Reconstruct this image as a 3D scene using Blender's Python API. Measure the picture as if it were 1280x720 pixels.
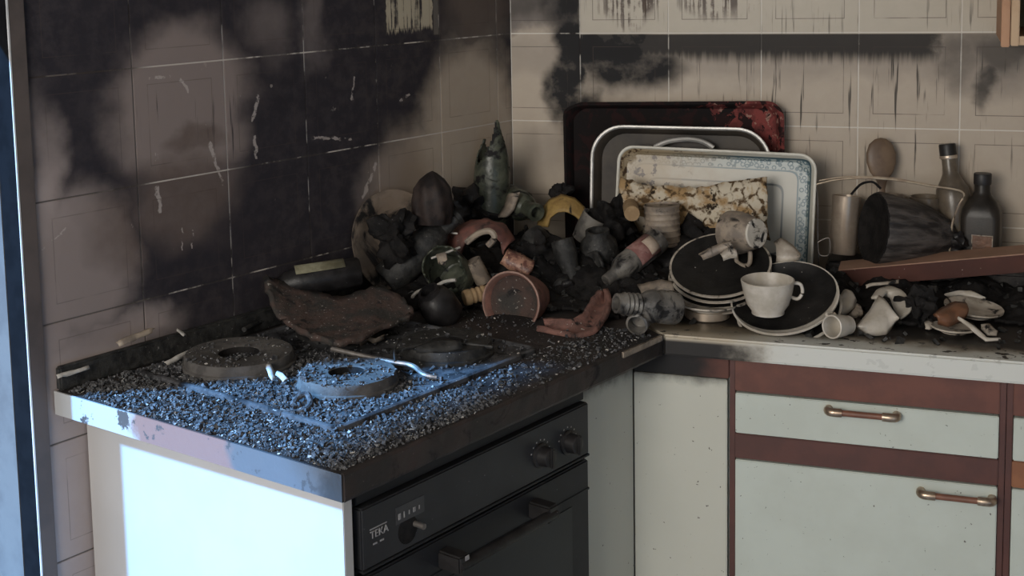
import bpy, bmesh, math, random
from mathutils import Vector, Matrix, Quaternion, noise as mnoise
C = bpy.context.scene.collection
for o in list(bpy.data.objects): bpy.data.objects.remove(o, do_unlink=True)
SC = bpy.context.scene
R = math.radians
PI = math.pi
# ---------------------------------------------------------------- camera
# The two tiled walls meet at 109.5 degrees. Corner = world origin, back wall = plane y 0, worktop at z 0.90.
ANG = R(-109.525)                       # the left run's frame: local x = along the left wall, local y = into the room
LD = Vector((-0.33422, -0.94250, 0)); LN = Vector((0.94250, -0.33422, 0))
cam = bpy.data.cameras.new('camera'); co = bpy.data.objects.new('camera', cam); C.objects.link(co)
_r = Vector((0.93687657, 0.34890701, -0.02293903)); _u = Vector((-0.01897738, 0.11624537, 0.99303921)); _f = Vector((-0.34914489, 0.92991984, -0.1155289))
co.matrix_world = Matrix(((_r.x, _u.x, -_f.x, 0.93253), (_r.y, _u.y, -_f.y, -2.89250), (_r.z, _u.z, -_f.z, 1.57679), (0, 0, 0, 1)))
cam.sensor_width = 36; cam.lens = 46.617; cam.shift_x = 0.06078; cam.shift_y = -0.16783
cam.clip_start = 0.05
SC.camera = co
# ---------------------------------------------------------------- world and light
W = bpy.data.worlds.new('world'); SC.world = W; W.use_nodes = True
bg = W.node_tree.nodes['Background']; bg.inputs[0].default_value = (1.0, 0.95, 0.89, 1); bg.inputs[1].default_value = 0.52
sd = bpy.data.lights.new('sun', 'SUN'); so = bpy.data.objects.new('sun', sd); C.objects.link(so)
sd.energy = 16; sd.angle = R(4); sd.color = (0.18, 0.49, 1.0)
el = R(33); tr = (LD * -0.743 + LN * 0.669).normalized() * math.cos(el) + Vector((0, 0, -math.sin(el)))
so.rotation_euler = tr.to_track_quat('-Z', 'Y').to_euler()
ad = bpy.data.lights.new('doorway_daylight', 'AREA'); ao = bpy.data.objects.new('doorway_daylight', ad); C.objects.link(ao)
ad.shape = 'RECTANGLE'; ad.size = 0.85; ad.size_y = 1.3; ad.energy = 2.2; ad.color = (0.70, 0.84, 1.0)
ao.location = LD * 1.76 + LN * -0.16 + Vector((0, 0, .78)); ao.rotation_euler = LN.to_track_quat('-Z', 'Z').to_euler()
# added warm fill lamp behind the photographer; no window is known there
wd = bpy.data.lights.new('added_rear_fill', 'AREA'); wo = bpy.data.objects.new('added_rear_fill', wd); C.objects.link(wo)
wd.shape = 'RECTANGLE'; wd.size = 1.4; wd.size_y = 1.3; wd.energy = 62; wd.color = (1.0, 0.95, 0.88)
wo.location = (-0.2, -4.2, 1.9); wo.rotation_euler = (Vector((0.6, 0, 1.0)) - Vector(wo.location)).to_track_quat('-Z', 'Z').to_euler()
SC.view_settings.view_transform = 'Standard'; SC.view_settings.look = 'None'
SC.view_settings.exposure = 0.3; SC.view_settings.gamma = 1.0; SC.view_settings.use_curve_mapping = False

# ---------------------------------------------------------------- node helpers
class NT:
    def __init__(s, name):
        s.m = bpy.data.materials.new(name); s.m.use_nodes = True
        s.t = s.m.node_tree; s.b = s.t.nodes['Principled BSDF']
    def n(s, ty, **kw):
        x = s.t.nodes.new(ty)
        for k, v in kw.items(): setattr(x, k, v)
        return x
    def put(s, sock, v):
        if hasattr(v, 'is_output'): s.t.links.new(v, sock)
        elif isinstance(v, (tuple, list)) and len(v) == 3 and sock.type == 'RGBA': sock.default_value = (*v, 1)
        else: sock.default_value = v
    def math(s, op, a, b=0.0, c=None, clamp=False):
        x = s.n('ShaderNodeMath', operation=op, use_clamp=clamp); s.put(x.inputs[0], a); s.put(x.inputs[1], b)
        if c is not None: s.put(x.inputs[2], c)
        return x.outputs[0]
    def vec(s, op, a, b=(0, 0, 0)):
        x = s.n('ShaderNodeVectorMath', operation=op); s.put(x.inputs[0], a); s.put(x.inputs[1], b)
        return x.outputs['Value'] if op in ('LENGTH', 'DOT_PRODUCT', 'DISTANCE') else x.outputs[0]
    def mix(s, f, a, b):
        x = s.n('ShaderNodeMix', data_type='RGBA'); s.put(x.inputs[0], f); s.put(x.inputs[6], a); s.put(x.inputs[7], b); return x.outputs[2]
    def noise(s, v, scale, detail=4, rough=.6, dist=0.0):
        x = s.n('ShaderNodeTexNoise'); s.put(x.inputs['Vector'], v); x.inputs['Scale'].default_value = scale
        x.inputs['Detail'].default_value = detail; x.inputs['Roughness'].default_value = rough; x.inputs['Distortion'].default_value = dist
        return x.outputs[0]
    def noisec(s, v, scale, detail=2):
        x = s.n('ShaderNodeTexNoise'); s.put(x.inputs['Vector'], v); x.inputs['Scale'].default_value = scale; x.inputs['Detail'].default_value = detail
        return x.outputs[1]
    def step(s, v, a, b):
        x = s.n('ShaderNodeMapRange', interpolation_type='SMOOTHSTEP'); s.put(x.inputs[0], v)
        x.inputs[1].default_value = a; x.inputs[2].default_value = b; return x.outputs[0]
    def pos(s): return s.n('ShaderNodeNewGeometry').outputs['Position']
    def objc(s): return s.n('ShaderNodeTexCoord').outputs['Object']
    def bump(s, h, strength, dist=.002):
        x = s.n('ShaderNodeBump'); x.inputs['Strength'].default_value = strength; x.inputs['Distance'].default_value = dist
        s.put(x.inputs['Height'], h); s.t.links.new(x.outputs[0], s.b.inputs['Normal'])
    def fin(s, col, rough=.7, metal=0.0, spec=.5):
        s.put(s.b.inputs['Base Color'], col); s.put(s.b.inputs['Roughness'], rough); s.put(s.b.inputs['Metallic'], metal)
        s.b.inputs['Specular IOR Level'].default_value = spec
        return s.m

SOOT = (.0075, .0068, .0072)
def grimy(name, c1, c2=None, scale=25, soot=0.0, ss=14, rough=.6, metal=0.0, bump=.25, bscale=90, fleck=0.0, fcol=(.42, .39, .36), trans=0.0, spec=.4, sootcol=SOOT):
    k = NT(name); p = k.pos()
    col = k.mix(k.step(k.noise(p, scale), .38, .62), c1, c2 or tuple(v * .75 for v in c1))
    rg = rough
    if soot > 0:
        m = k.step(k.noise(p, ss, 6, .62, .6), .78 - soot * .56, .90 - soot * .56)
        col = k.mix(m, col, sootcol); rg = k.math('ADD', k.math('MULTIPLY', m, .85 - rough), rough)
    if fleck > 0:
        fm = k.step(k.noise(p, 170, 2, .5), .74 - fleck * .2, .79 - fleck * .2)
        col = k.mix(fm, col, fcol)
    if bump > 0: k.bump(k.noise(p, bscale, 5, .65), bump, .003)
    if trans > 0: k.b.inputs['Transmission Weight'].default_value = trans
    return k.fin(col, rg, metal, spec)

MT = {}
MT['char'] = grimy('char', (.0065, .006, .0062), (.015, .0135, .013), 40, rough=.8, bump=.6, bscale=120, fleck=.12, fcol=(.10, .095, .09), spec=.18)
MT['char_gloss'] = grimy('char_gloss', (.007, .0065, .007), (.018, .0165, .017), 30, rough=.42, bump=.35, bscale=60, fleck=.06, fcol=(.12, .11, .11), spec=.3)
MT['char_grey'] = grimy('char_grey', (.034, .033, .031), (.012, .012, .012), 55, soot=.2, rough=.6, bump=.5, bscale=140, fleck=.2, fcol=(.17, .16, .15))
MT['char_brown'] = grimy('char_brown', (.034, .024, .021), (.014, .011, .011), 30, soot=.32, rough=.62, bump=.7, bscale=50, spec=.25)
MT['terracotta'] = grimy('terracotta', (.24, .115, .090), (.165, .085, .068), 45, soot=.33, ss=18, rough=.8, bump=.3, fleck=.14)
MT['terracotta_sooty'] = grimy('terracotta_sooty', (.20, .098, .078), (.13, .068, .056), 60, soot=.42, ss=26, rough=.85, bump=.6, bscale=70, fleck=.2)
MT['terracotta_ash'] = grimy('terracotta_ash', (.066, .042, .035), (.034, .031, .028), 26, soot=.38, ss=30, rough=.85, bump=.9, fleck=.38, fcol=(.24, .22, .20))
MT['terracotta_dark'] = grimy('terracotta_dark', (.19, .078, .062), (.10, .052, .044), 30, soot=.30, rough=.7, bump=.4, fleck=.12)
MT['porcelain'] = grimy('porcelain', (.52, .48, .425), (.42, .38, .32), 30, soot=.17, ss=34, rough=.35, bump=.1, spec=.4)
MT['porcelain_sooty'] = grimy('porcelain_sooty', (.46, .41, .345), (.30, .26, .215), 30, soot=.44, ss=30, rough=.4, bump=.15)
MT['porcelain_tan'] = grimy('porcelain_tan', (.30, .245, .19), (.17, .14, .115), 35, soot=.42, ss=30, rough=.5, bump=.2)
MT['glass_green'] = grimy('glass_green', (.105, .112, .082), (.045, .052, .038), 32, soot=.50, ss=26, rough=.3, bump=.35, trans=.2)
MT['glass_grey'] = grimy('glass_grey', (.20, .185, .165), (.085, .08, .075), 30, soot=.48, ss=26, rough=.3, bump=.35, trans=.15)
MT['glass_brown'] = grimy('glass_brown', (.17, .135, .098), (.10, .08, .06), 22, soot=.12, ss=16, rough=.28, bump=.1, trans=.15)
MT['glass_dark'] = grimy('glass_dark', (.028, .023, .019), (.016, .014, .012), 22, soot=.2, ss=16, rough=.35, bump=.1, spec=.25)
MT['amber'] = grimy('amber', (.17, .08, .045), (.10, .05, .03), 30, soot=.36, rough=.35)
MT['yellow'] = grimy('yellow', (.34, .225, .075), (.24, .15, .05), 34, soot=.34, ss=30, rough=.6, bump=.4)
MT['steel'] = grimy('steel', (.52, .43, .34), (.40, .32, .25), 18, soot=.16, rough=.3, metal=.55, bump=.08, spec=.6)
MT['steel_dull'] = grimy('steel_dull', (.36, .33, .30), (.20, .18, .165), 30, soot=.34, rough=.4, metal=.7, bump=.2)
MT['wire'] = grimy('wire', (.50, .42, .32), (.36, .28, .21), 40, soot=.1, rough=.35, metal=.6, bump=.05)
MT['pale_ash'] = grimy('pale_ash', (.50, .47, .43), (.34, .32, .29), 60, soot=.14, rough=.9, bump=.3)
MT['white_spotted'] = grimy('white_spotted', (.54, .50, .44), (.46, .42, .36), 30, soot=.50, ss=38, rough=.4, bump=.1)
MT['dark_ash'] = grimy('dark_ash', (.100, .099, .102), (.026, .026, .028), 120, rough=.85, bump=.6, bscale=200, spec=.3)
MT['mid_ash'] = grimy('mid_ash', (.26, .26, .26), (.11, .11, .11), 120, rough=.9, bump=.5, bscale=200)
k = NT('paper'); p = k.pos(); dv = k.vec('ADD', p, k.vec('MULTIPLY', k.vec('SUBTRACT', k.noisec(p, 40, 3), (.5, .5, .5)), (.03, .03, .03)))
vo = k.n('ShaderNodeTexVoronoi', feature='DISTANCE_TO_EDGE'); k.put(vo.inputs['Vector'], dv); vo.inputs['Scale'].default_value = 36
n1 = k.noise(p, 24, 5, .6, .4); n2 = k.noise(p, 60, 4)
cm = k.mix(k.step(n1, .42, .58), (.52, .46, .36), (.33, .215, .105)); cm = k.mix(k.math('MULTIPLY', k.step(vo.outputs[0], .16, .05), k.step(n2, .40, .55)), cm, (.085, .052, .026))
cm = k.mix(k.step(k.noise(p, 30, 5, .65), .585, .64), cm, (.028, .019, .012)); k.bump(n2, .5, .003); MT['paper'] = k.fin(cm, .9, 0, .2)
MT['ornate'] = grimy('ornate', (.36, .20, .14), (.12, .05, .04), 70, soot=.36, ss=50, rough=.4, bump=.5, fleck=.3, fcol=(.5, .36, .22))
MT['red_label'] = grimy('red_label', (.17, .070, .062), (.24, .13, .115), 60, soot=.42, ss=34, rough=.7)
MT['cream_label'] = grimy('cream_label', (.42, .34, .27), (.34, .26, .2), 40, soot=.12, rough=.8)
MT['cork'] = grimy('cork', (.32, .22, .12), (.26, .17, .09), 60, soot=.08, rough=.85)
MT['black_cap'] = grimy('black_cap', (.012, .011, .011), (.02, .018, .018), 30, rough=.45, bump=.1)
MT['olive'] = grimy('olive', (.20, .19, .13), (.13, .12, .075), 40, soot=.15, rough=.8)

# ---------------------------------------------------------------- geometry helpers
ORI = {}
def link(name, me, m, parent=None, mats=None):
    o = bpy.data.objects.new(name, me); C.objects.link(o)
    for x in (mats or [m]):
        me.materials.append(MT[x] if isinstance(x, str) else x)
    if parent is not None: o.parent = parent
    return o
def obj(name, bm, m, parent=None, smooth=False, ang=40):
    """link a bmesh as one object; inside a framed thing the coordinates are those of the run"""
    if parent is not None and parent.name in ORI: bmesh.ops.translate(bm, verts=bm.verts, vec=-ORI[parent.name])
    bmesh.ops.recalc_face_normals(bm, faces=bm.faces)
    me = bpy.data.meshes.new(name); bm.to_mesh(me); bm.free()
    if smooth:
        for p in me.polygons: p.use_smooth = True
        me.set_sharp_from_angle(angle=R(ang))
    o = link(name, me, m, parent)
    if parent is not None and parent.name in ORI: ORI[o.name] = ORI[parent.name]
    return o
def tag(o, label, cat, group=None, kind=None):
    o['label'] = label; o['category'] = cat
    if group: o['group'] = group
    if kind: o['kind'] = kind
    return o
def thing(name, label, cat, origin=(0, 0, 0), left=False, group=None, kind=None):
    """an empty at the base of a thing; left=True: coordinates of the left run (along wall, into room, up)"""
    o = bpy.data.objects.new(name, None); C.objects.link(o); o.empty_display_size = .05
    v = Vector(origin)
    if left: o.rotation_euler = (0, 0, ANG); o.location = LD * v.x + LN * v.y + Vector((0, 0, v.z))
    else: o.location = v
    ORI[o.name] = v
    if kind == 'structure': o['kind'] = kind
    else: tag(o, label, cat, group, kind)
    return o
def B(x0, x1, y0, y1, z0, z1, bev=0.0, bm=None):
    bm = bm or bmesh.new()
    r = bmesh.ops.create_cube(bm, size=1)
    for v in r['verts']:
        v.co = Vector((x0 + (v.co.x + .5) * (x1 - x0), y0 + (v.co.y + .5) * (y1 - y0), z0 + (v.co.z + .5) * (z1 - z0)))
    if bev: bmesh.ops.bevel(bm, geom=list({e for v in r['verts'] for e in v.link_edges}), offset=bev, segments=2, affect='EDGES')
    return bm
def lathe_bm(prof, seg=32, a0=0, a1=2 * PI, keep=None, wob=0, seed=0, ridge=0, nridge=0, sub=1):
    """surface of revolution about z; keep(theta, t) says which faces survive (broken things)"""
    bm = bmesh.new(); pr = []
    for (ra, za), (rb, zb) in zip(prof, prof[1:]):
        for q in range(sub): pr.append((ra + (rb - ra) * q / sub, za + (zb - za) * q / sub))
    pr.append(prof[-1])
    full = abs(a1 - a0 - 2 * PI) < 1e-6; n = seg if full else seg + 1; rows = []
    for r, z in pr:
        row = []
        if r < 1e-5: row = [bm.verts.new((0, 0, z))] * n
        else:
            for i in range(n):
                a = a0 + (a1 - a0) * i / seg; rr = r
                if wob: rr *= 1 + wob * mnoise.noise(Vector((math.cos(a) * 2 + seed, math.sin(a) * 2, z * 25 + seed)))
                if ridge: rr *= 1 + ridge * math.sin(a * nridge + z * 30)
                row.append(bm.verts.new((rr * math.cos(a), rr * math.sin(a), z)))
        rows.append(row)
    for j in range(len(rows) - 1):
        for i in range(seg):
            i2 = (i + 1) % n if full else i + 1
            if keep and not keep(a0 + (a1 - a0) * (i + .5) / seg, (j + .5) / (len(rows) - 1)): continue
            q = []
            for v in (rows[j][i], rows[j][i2], rows[j + 1][i2], rows[j + 1][i]):
                if v not in q: q.append(v)
            if len(q) >= 3:
                try: bm.faces.new(q)
                except ValueError: pass
    for v in [v for v in bm.verts if not v.link_faces]: bm.verts.remove(v)
    return bm
def orient(o, loc, axis=(0, 0, 1), spin=0.0):
    q = Vector((0, 0, 1)).rotation_difference(Vector(axis).normalized()) @ Quaternion((0, 0, 1), spin)
    o.rotation_mode = 'QUATERNION'; o.rotation_quaternion = q; o.location = loc
    return o
def face(o, loc, axis, direction, ang):
    """orient about an axis so that the local angle ang looks along a direction"""
    q0 = Vector((0, 0, 1)).rotation_difference(Vector(axis).normalized()); d = q0.inverted() @ Vector(direction)
    return orient(o, loc, axis, math.atan2(d.y, d.x) - ang)
def lathe(name, prof, m, parent=None, seg=32, thick=0, ang=40, **kw):
    o = obj(name, lathe_bm(prof, seg, **kw), m, parent, True, ang)
    if thick: solid(o, thick)
    return o
def solid(o, t, off=-1):
    md = o.modifiers.new('thickness', 'SOLIDIFY'); md.thickness = t; md.offset = off
    return o
def jag(seed, lo, hi, f=3.0, side=0.0):
    """keep() for a broken edge: survives up to a noisy height that depends on the angle"""
    def k(th, t):
        h = lo + (hi - lo) * (.5 + .5 * math.cos(th - side)) if side is not None else (lo + hi) / 2
        return t < h + .22 * mnoise.noise(Vector((math.cos(th) * f + seed, math.sin(th) * f, seed)))
    return k
def tube_bm(pts, r, seg=8, bm=None, r2=None):
    bm = bm or bmesh.new(); pts = [Vector(p) for p in pts]; rows = []; N = len(pts)
    up = Vector((0, 0, 1))
    for i, p in enumerate(pts):
        d = (pts[min(i + 1, N - 1)] - pts[max(i - 1, 0)]).normalized()
        a = d.cross(up if abs(d.z) < .95 else Vector((1, 0, 0))).normalized(); b = d.cross(a).normalized()
        rr = r if r2 is None else r + (r2 - r) * i / (N - 1)
        rows.append([bm.verts.new(p + (a * math.cos(2 * PI * k / seg) + b * math.sin(2 * PI * k / seg)) * rr) for k in range(seg)])
    for x, y in zip(rows, rows[1:]):
        for k in range(seg): bm.faces.new((x[k], x[(k + 1) % seg], y[(k + 1) % seg], y[k]))
    bm.faces.new(rows[0][::-1]); bm.faces.new(rows[-1])
    return bm
def smooth_path(pts, n=6):
    P = [Vector(p) for p in pts]; out = []
    for i in range(len(P) - 1):
        a, b, c, d = P[max(i - 1, 0)], P[i], P[i + 1], P[min(i + 2, len(P) - 1)]
        for k in range(n):
            t = k / n
            out.append(.5 * ((2 * b) + (c - a) * t + (2 * a - 5 * b + 4 * c - d) * t * t + (3 * b - a - 3 * c + d) * t ** 3))
    out.append(P[-1]); return out
def resample(pts, n):
    P = [Vector(p) for p in pts]; L = [0]
    for a, b in zip(P, P[1:]): L.append(L[-1] + (b - a).length)
    out = []
    for k in range(n):
        t = L[-1] * k / (n - 1); i = 0
        while i < len(P) - 2 and L[i + 1] < t: i += 1
        out.append(P[i].lerp(P[i + 1], (t - L[i]) / max(1e-9, L[i + 1] - L[i])))
    return out
def shard(name, A, Bp, m, thick=.006, bulge=(0, 0, 0), nu=18, nv=6, rough=.0025, seed=0, parent=None):
    """a curved broken piece between two edges, bulging along a vector; own origin at its lowest corner"""
    a = resample(A, nu); b = resample(Bp, nu); bm = bmesh.new(); g = []; bv = Vector(bulge)
    org = min(a + b, key=lambda v: v.z).copy()
    for i in range(nu):
        row = []
        for j in range(nv):
            t = j / (nv - 1); p = a[i].lerp(b[i], t) + bv * (4 * t * (1 - t))
            e = rough * (1.8 if j in (0, nv - 1) or i in (0, nu - 1) else .6)
            p = p + Vector(mnoise.noise_vector(p * 60 + Vector((seed, 0, 0)))) * e
            row.append(bm.verts.new(p - org))
        g.append(row)
    for i in range(nu - 1):
        for j in range(nv - 1): bm.faces.new((g[i][j], g[i + 1][j], g[i + 1][j + 1], g[i][j + 1]))
    o = obj(name, bm, m, parent, True, 60); o.location = org
    return solid(o, thick, 0)
def lump(name, r, m, seed=0, amp=.8, sub=4, fac=False):
    bm = bmesh.new(); bmesh.ops.create_icosphere(bm, subdivisions=sub, radius=1)
    for v in bm.verts:
        d = 1 + amp * mnoise.noise(v.co * 1.6 + Vector((seed * 3.1, 0, 0))) + amp * .5 * mnoise.noise(v.co * 4 + Vector((0, seed, 0)))
        v.co = Vector((v.co.x * r[0] * d, v.co.y * r[1] * d, v.co.z * r[2] * d))
    return obj(name, bm, m, None, not fac, 50)
def rloop(bm, w, h, r, z, n=6, cx=0, cy=0):
    out = []
    for qx, qy, a0 in ((1, 1, 0), (-1, 1, PI / 2), (-1, -1, PI), (1, -1, 3 * PI / 2)):
        for k in range(n + 1):
            a = a0 + PI / 2 * k / n
            out.append(bm.verts.new((cx + qx * (w / 2 - r) + r * math.cos(a), cy + qy * (h / 2 - r) + r * math.sin(a), z)))
    return out
def rstack(loops, cap0=True, cap1=True, n=6):
    """rounded-rectangle loops (w, h, r, z) joined into a skin: trays, square bottles"""
    bm = bmesh.new(); L = [rloop(bm, *l, n=n) for l in loops]; N = len(L[0])
    for a, b in zip(L, L[1:]):
        for k in range(N): bm.faces.new((a[k], a[(k + 1) % N], b[(k + 1) % N], b[k]))
    if cap0: bm.faces.new(L[0][::-1])
    if cap1: bm.faces.new(L[-1])
    return bm
def sock_tex(name, txt, size, m, parent, mtx, depth=.0006):
    cu = bpy.data.curves.new(name, 'FONT'); cu.body = txt; cu.size = size; cu.extrude = depth; cu.align_x = 'CENTER'; cu.align_y = 'CENTER'
    t = bpy.data.objects.new(name, cu); C.objects.link(t)
    me = bpy.data.meshes.new_from_object(t.evaluated_get(bpy.context.evaluated_depsgraph_get()))
    bpy.data.objects.remove(t, do_unlink=True); bpy.data.curves.remove(cu)
    o = link(name, me, m, parent); o.matrix_local = mtx
    return o
def bottle_prof(Rb, h, rn, body=.62, nk=.78):
    return [(0, 0), (Rb * .86, 0), (Rb, .006), (Rb, h * body), (Rb * .93, h * (body + .05)), (rn * 1.35, h * (nk - .03)), (rn, h * nk), (rn, h * .95), (rn * 1.15, h * .955), (rn * 1.15, h), (rn * .7, h), (rn * .7, h * .88), (0, h * .88)]
def cup_prof(Rt, h, rb, t=.003):
    return [(0, .003), (rb * .8, .003), (rb * .85, 0), (rb, 0), (rb, .005), (rb + (Rt - rb) * .45, h * .28), (rb + (Rt - rb) * .78, h * .62), (Rt, h), (Rt - t * .6, h + .001), (Rt - t, h), (rb + (Rt - rb) * .78 - t, h * .62), (rb + (Rt - rb) * .45 - t, h * .28 + .002), (rb * .6, .009), (0, .008)]
def plate_prof(Rp, d=.02):
    return [(0, .002), (Rp * .5, .002), (Rp * .52, 0), (Rp * .57, 0), (Rp * .6, .004), (Rp * .72, d * .45), (Rp, d), (Rp, d + .003), (Rp * .97, d + .003), (Rp * .70, d * .45 + .004), (Rp * .6, .008), (0, .007)]
# ---------------------------------------------------------------- walls
def wall_mat(name, left, grout=False):
    k = NT(name); p = k.pos()
    u = k.vec('DOT_PRODUCT', p, tuple(LD) if left else (1, 0, 0))
    sx = k.n('ShaderNodeSeparateXYZ'); k.put(sx.inputs[0], p); z = sx.outputs[2]
    cx = k.n('ShaderNodeCombineXYZ'); k.put(cx.inputs[0], u); k.put(cx.inputs[1], z); uv0 = cx.outputs[0]
    nz = k.vec('SUBTRACT', k.noisec(uv0, 9, 5), (.5, .5, .5))
    uv = k.vec('ADD', uv0, k.vec('MULTIPLY', nz, (.12, .12, 0)))
    def blob(c, h, soft=.3, amt=1.0, ):
        d = k.vec('LENGTH', k.vec('MULTIPLY', k.vec('SUBTRACT', uv, (c[0], c[1], 0)), (1 / h[0], 1 / h[1], 0)))
        return k.math('MULTIPLY', k.step(d, 1 + soft, 1 - soft), amt)
    def many(L):
        acc = None
        for b in L:
            v = blob(*b); acc = v if acc is None else k.math('MAXIMUM', acc, v)
        return acc
    st = k.n('ShaderNodeCombineXYZ'); k.put(st.inputs[0], k.math('MULTIPLY', u, 120.0)); k.put(st.inputs[1], k.math('MULTIPLY', z, 5.0))
    streak = k.noise(st.outputs[0], 1.0, 3, .55)
    fine = k.noise(uv0, 30, 5, .65)
    tan = k.mix(k.step(u, .30, .62), k.mix(fine, (.35, .285, .225), (.41, .345, .275)), k.mix(fine, (.305, .250, .235), (.36, .305, .285))) if left else k.mix(fine, (.375, .310, .245), (.44, .375, .30))
    if left:
        clean = many(LEFT_CLEAN)
        film = many(LEFT_FILM)
        col = k.mix(k.math('MULTIPLY', film, k.math('ADD', .72, k.math('MULTIPLY', fine, .4))), tan, (.105, .076, .064))
        scr = k.step(k.noise(k.vec('MULTIPLY', uv0, (1, .55, 1)), 34, 4, .7), .665, .70)
        soot = k.math('SUBTRACT', 1.0, clean, clamp=True)
        soot = k.math('MULTIPLY', soot, k.math('ADD', .945, k.math('MULTIPLY', k.step(fine, .65, .4), .055)))
        strk = k.math('MULTIPLY', k.step(streak, .60, .72), many(LEFT_STREAK))
        soot = k.math('MAXIMUM', soot, strk)
        col = k.mix(soot, col, k.mix(k.noise(uv0, 7, 4), (.0185, .0160, .0205), (.027, .0235, .029)))
        zj = k.math('ADD', z, k.math('MULTIPLY', k.math('SUBTRACT', streak, .5), .06))
        (ua, ub, zb, uc) = LEFT_BARE
        uj = k.math('ADD', u, k.math('MULTIPLY', k.math('SUBTRACT', fine, .5), .02))
        bare = k.math('MULTIPLY', k.math('MULTIPLY', k.step(uj, ub, ub + .004), k.step(uj, ua, ua - .004)), k.step(zj, zb, zb + .01))
        bare = k.math('MULTIPLY', bare, k.step(k.math('ADD', streak, k.math('MULTIPLY', fine, .4)), .86, .74))
        strip = k.math('MULTIPLY', k.math('MULTIPLY', k.step(u, uc - .001, uc + .001), k.step(u, ub, ub - .004)), k.step(z, zb - .012, zb - .008))
        col = k.mix(k.math('MULTIPLY', strip, .8), col, (.13, .115, .10))
        for (pa, pb, wd_) in LEFT_MARKS:
            A = Vector((pa[0], pa[1], 0)); D = Vector((pb[0] - pa[0], pb[1] - pa[1], 0)); q = k.vec('SUBTRACT', k.vec('ADD', uv0, k.vec('MULTIPLY', k.vec('SUBTRACT', k.noisec(uv0, 60, 3), (.5, .5, .5)), (.016, .016, 0))), tuple(A))
            tt = k.math('DIVIDE', k.vec('DOT_PRODUCT', q, tuple(D)), D.length_squared, clamp=True)
            sc = k.n('ShaderNodeVectorMath', operation='SCALE'); sc.inputs[0].default_value = D; k.put(sc.inputs['Scale'], tt)
            dd_ = k.vec('LENGTH', k.vec('SUBTRACT', q, sc.outputs[0]))
            mk = k.math('MULTIPLY', k.step(dd_, wd_, wd_ * .55), k.step(k.noise(uv0, 55, 3), .40, .50))
            col = k.mix(k.math('MULTIPLY', mk, .72), col, (.42, .37, .34))
        col = k.mix(bare, col, (.40, .35, .26))
        col = k.mix(k.math('MULTIPLY', k.math('MULTIPLY', scr, many(LEFT_SCRATCH)), .5), col, (.42, .37, .33))
    else:
        soot = many(BACK_SOOT)
        soot = k.math('MULTIPLY', soot, k.math('ADD', .6, k.math('MULTIPLY', k.step(k.noise(uv0, 14, 4), .25, .6), .4)))
        # band under the removed wall cupboards, sharp on top and fading downwards
        bz = k.math('ADD', z, k.math('MULTIPLY', k.math('SUBTRACT', streak, .5), .035))
        band = k.math('MULTIPLY', k.step(bz, 1.338, 1.372), k.step(z, BACK_LINE + .002, BACK_LINE - .002))
        band = k.math('MULTIPLY', band, k.math('MULTIPLY', k.step(u, BACK_U0 - .01, BACK_U0 + .03), k.step(k.math('ADD', u, k.math('MULTIPLY', fine, .06)), BACK_U1 + .05, BACK_U1)))
        soot = k.math('MAXIMUM', soot, k.math('MULTIPLY', band, .93))
        dr = k.math('MULTIPLY', k.step(streak, .60, .67), many(BACK_DRIP))
        above = k.math('MULTIPLY', k.step(z, BACK_LINE - .002, BACK_LINE + .002), k.step(u, BACK_U0 - .004, BACK_U0 + .004))
        hid = k.math('SUBTRACT', 1.0, above)
        soot = k.math('MULTIPLY', soot, hid)
        soot = k.math('MAXIMUM', soot, k.math('MULTIPLY', dr, .85))
        pat = k.math('MULTIPLY', many(BACK_PATCH), k.math('MULTIPLY', above, k.step(k.math('ADD', streak, k.math('MULTIPLY', fine, .5)), .70, .82)))
        dirty = many(BACK_DIRTY)
        col = k.mix(above, tan, k.mix(fine, (.47, .42, .345), (.40, .355, .285)))
        film = k.math('MULTIPLY', k.math('MULTIPLY', dirty, hid), .8)
        col = k.mix(film, col, (.062, .050, .050))
        col = k.mix(soot, col, (.019, .018, .0185))
        col = k.mix(pat, col, (.075, .050, .036))
    if grout:
        gm = k.step(k.noise(uv0, 16, 4), .40, .52)
        if left: col2 = k.mix(k.math('MULTIPLY', k.math('MULTIPLY', soot, gm), .97), (.52, .47, .42), (.03, .026, .026))
        else: col2 = k.mix(k.math('MULTIPLY', soot, k.math('ADD', .35, k.math('MULTIPLY', gm, .6))), (.60, .56, .50), (.03, .026, .026))
        if left: col2 = k.mix(k.math('MULTIPLY', k.step(u, 1.0, 1.06), .85), col2, (.05, .04, .036))
        col = col2
        return k.fin(col, .95, 0, .1)
    # printed frame line of each tile
    oc = k.n('ShaderNodeSeparateXYZ'); k.put(oc.inputs[0], k.objc())
    mx = k.math('MAXIMUM', k.math('ABSOLUTE', oc.outputs[0]), k.math('ABSOLUTE', oc.outputs[2]))
    ln = k.step(k.math('ABSOLUTE', k.math('SUBTRACT', mx, .0700)), .0011, .0005)
    ln = k.math('MULTIPLY', ln, k.step(k.noise(uv0, 11, 2), .30, .55))
    col = k.mix(k.math('MULTIPLY', ln, .40 if left else .68), col, (.06, .045, .038))
    k.bump(k.noise(uv0, 60, 4), .08, .002)
    rg = k.math('ADD', .40, k.math('MULTIPLY', soot, .35))
    return k.fin(col, rg, 0, .25)
def wh(p, hs, hz, soft=.3, amt=1.0): return (p, (hs, hz), soft, amt)
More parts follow.
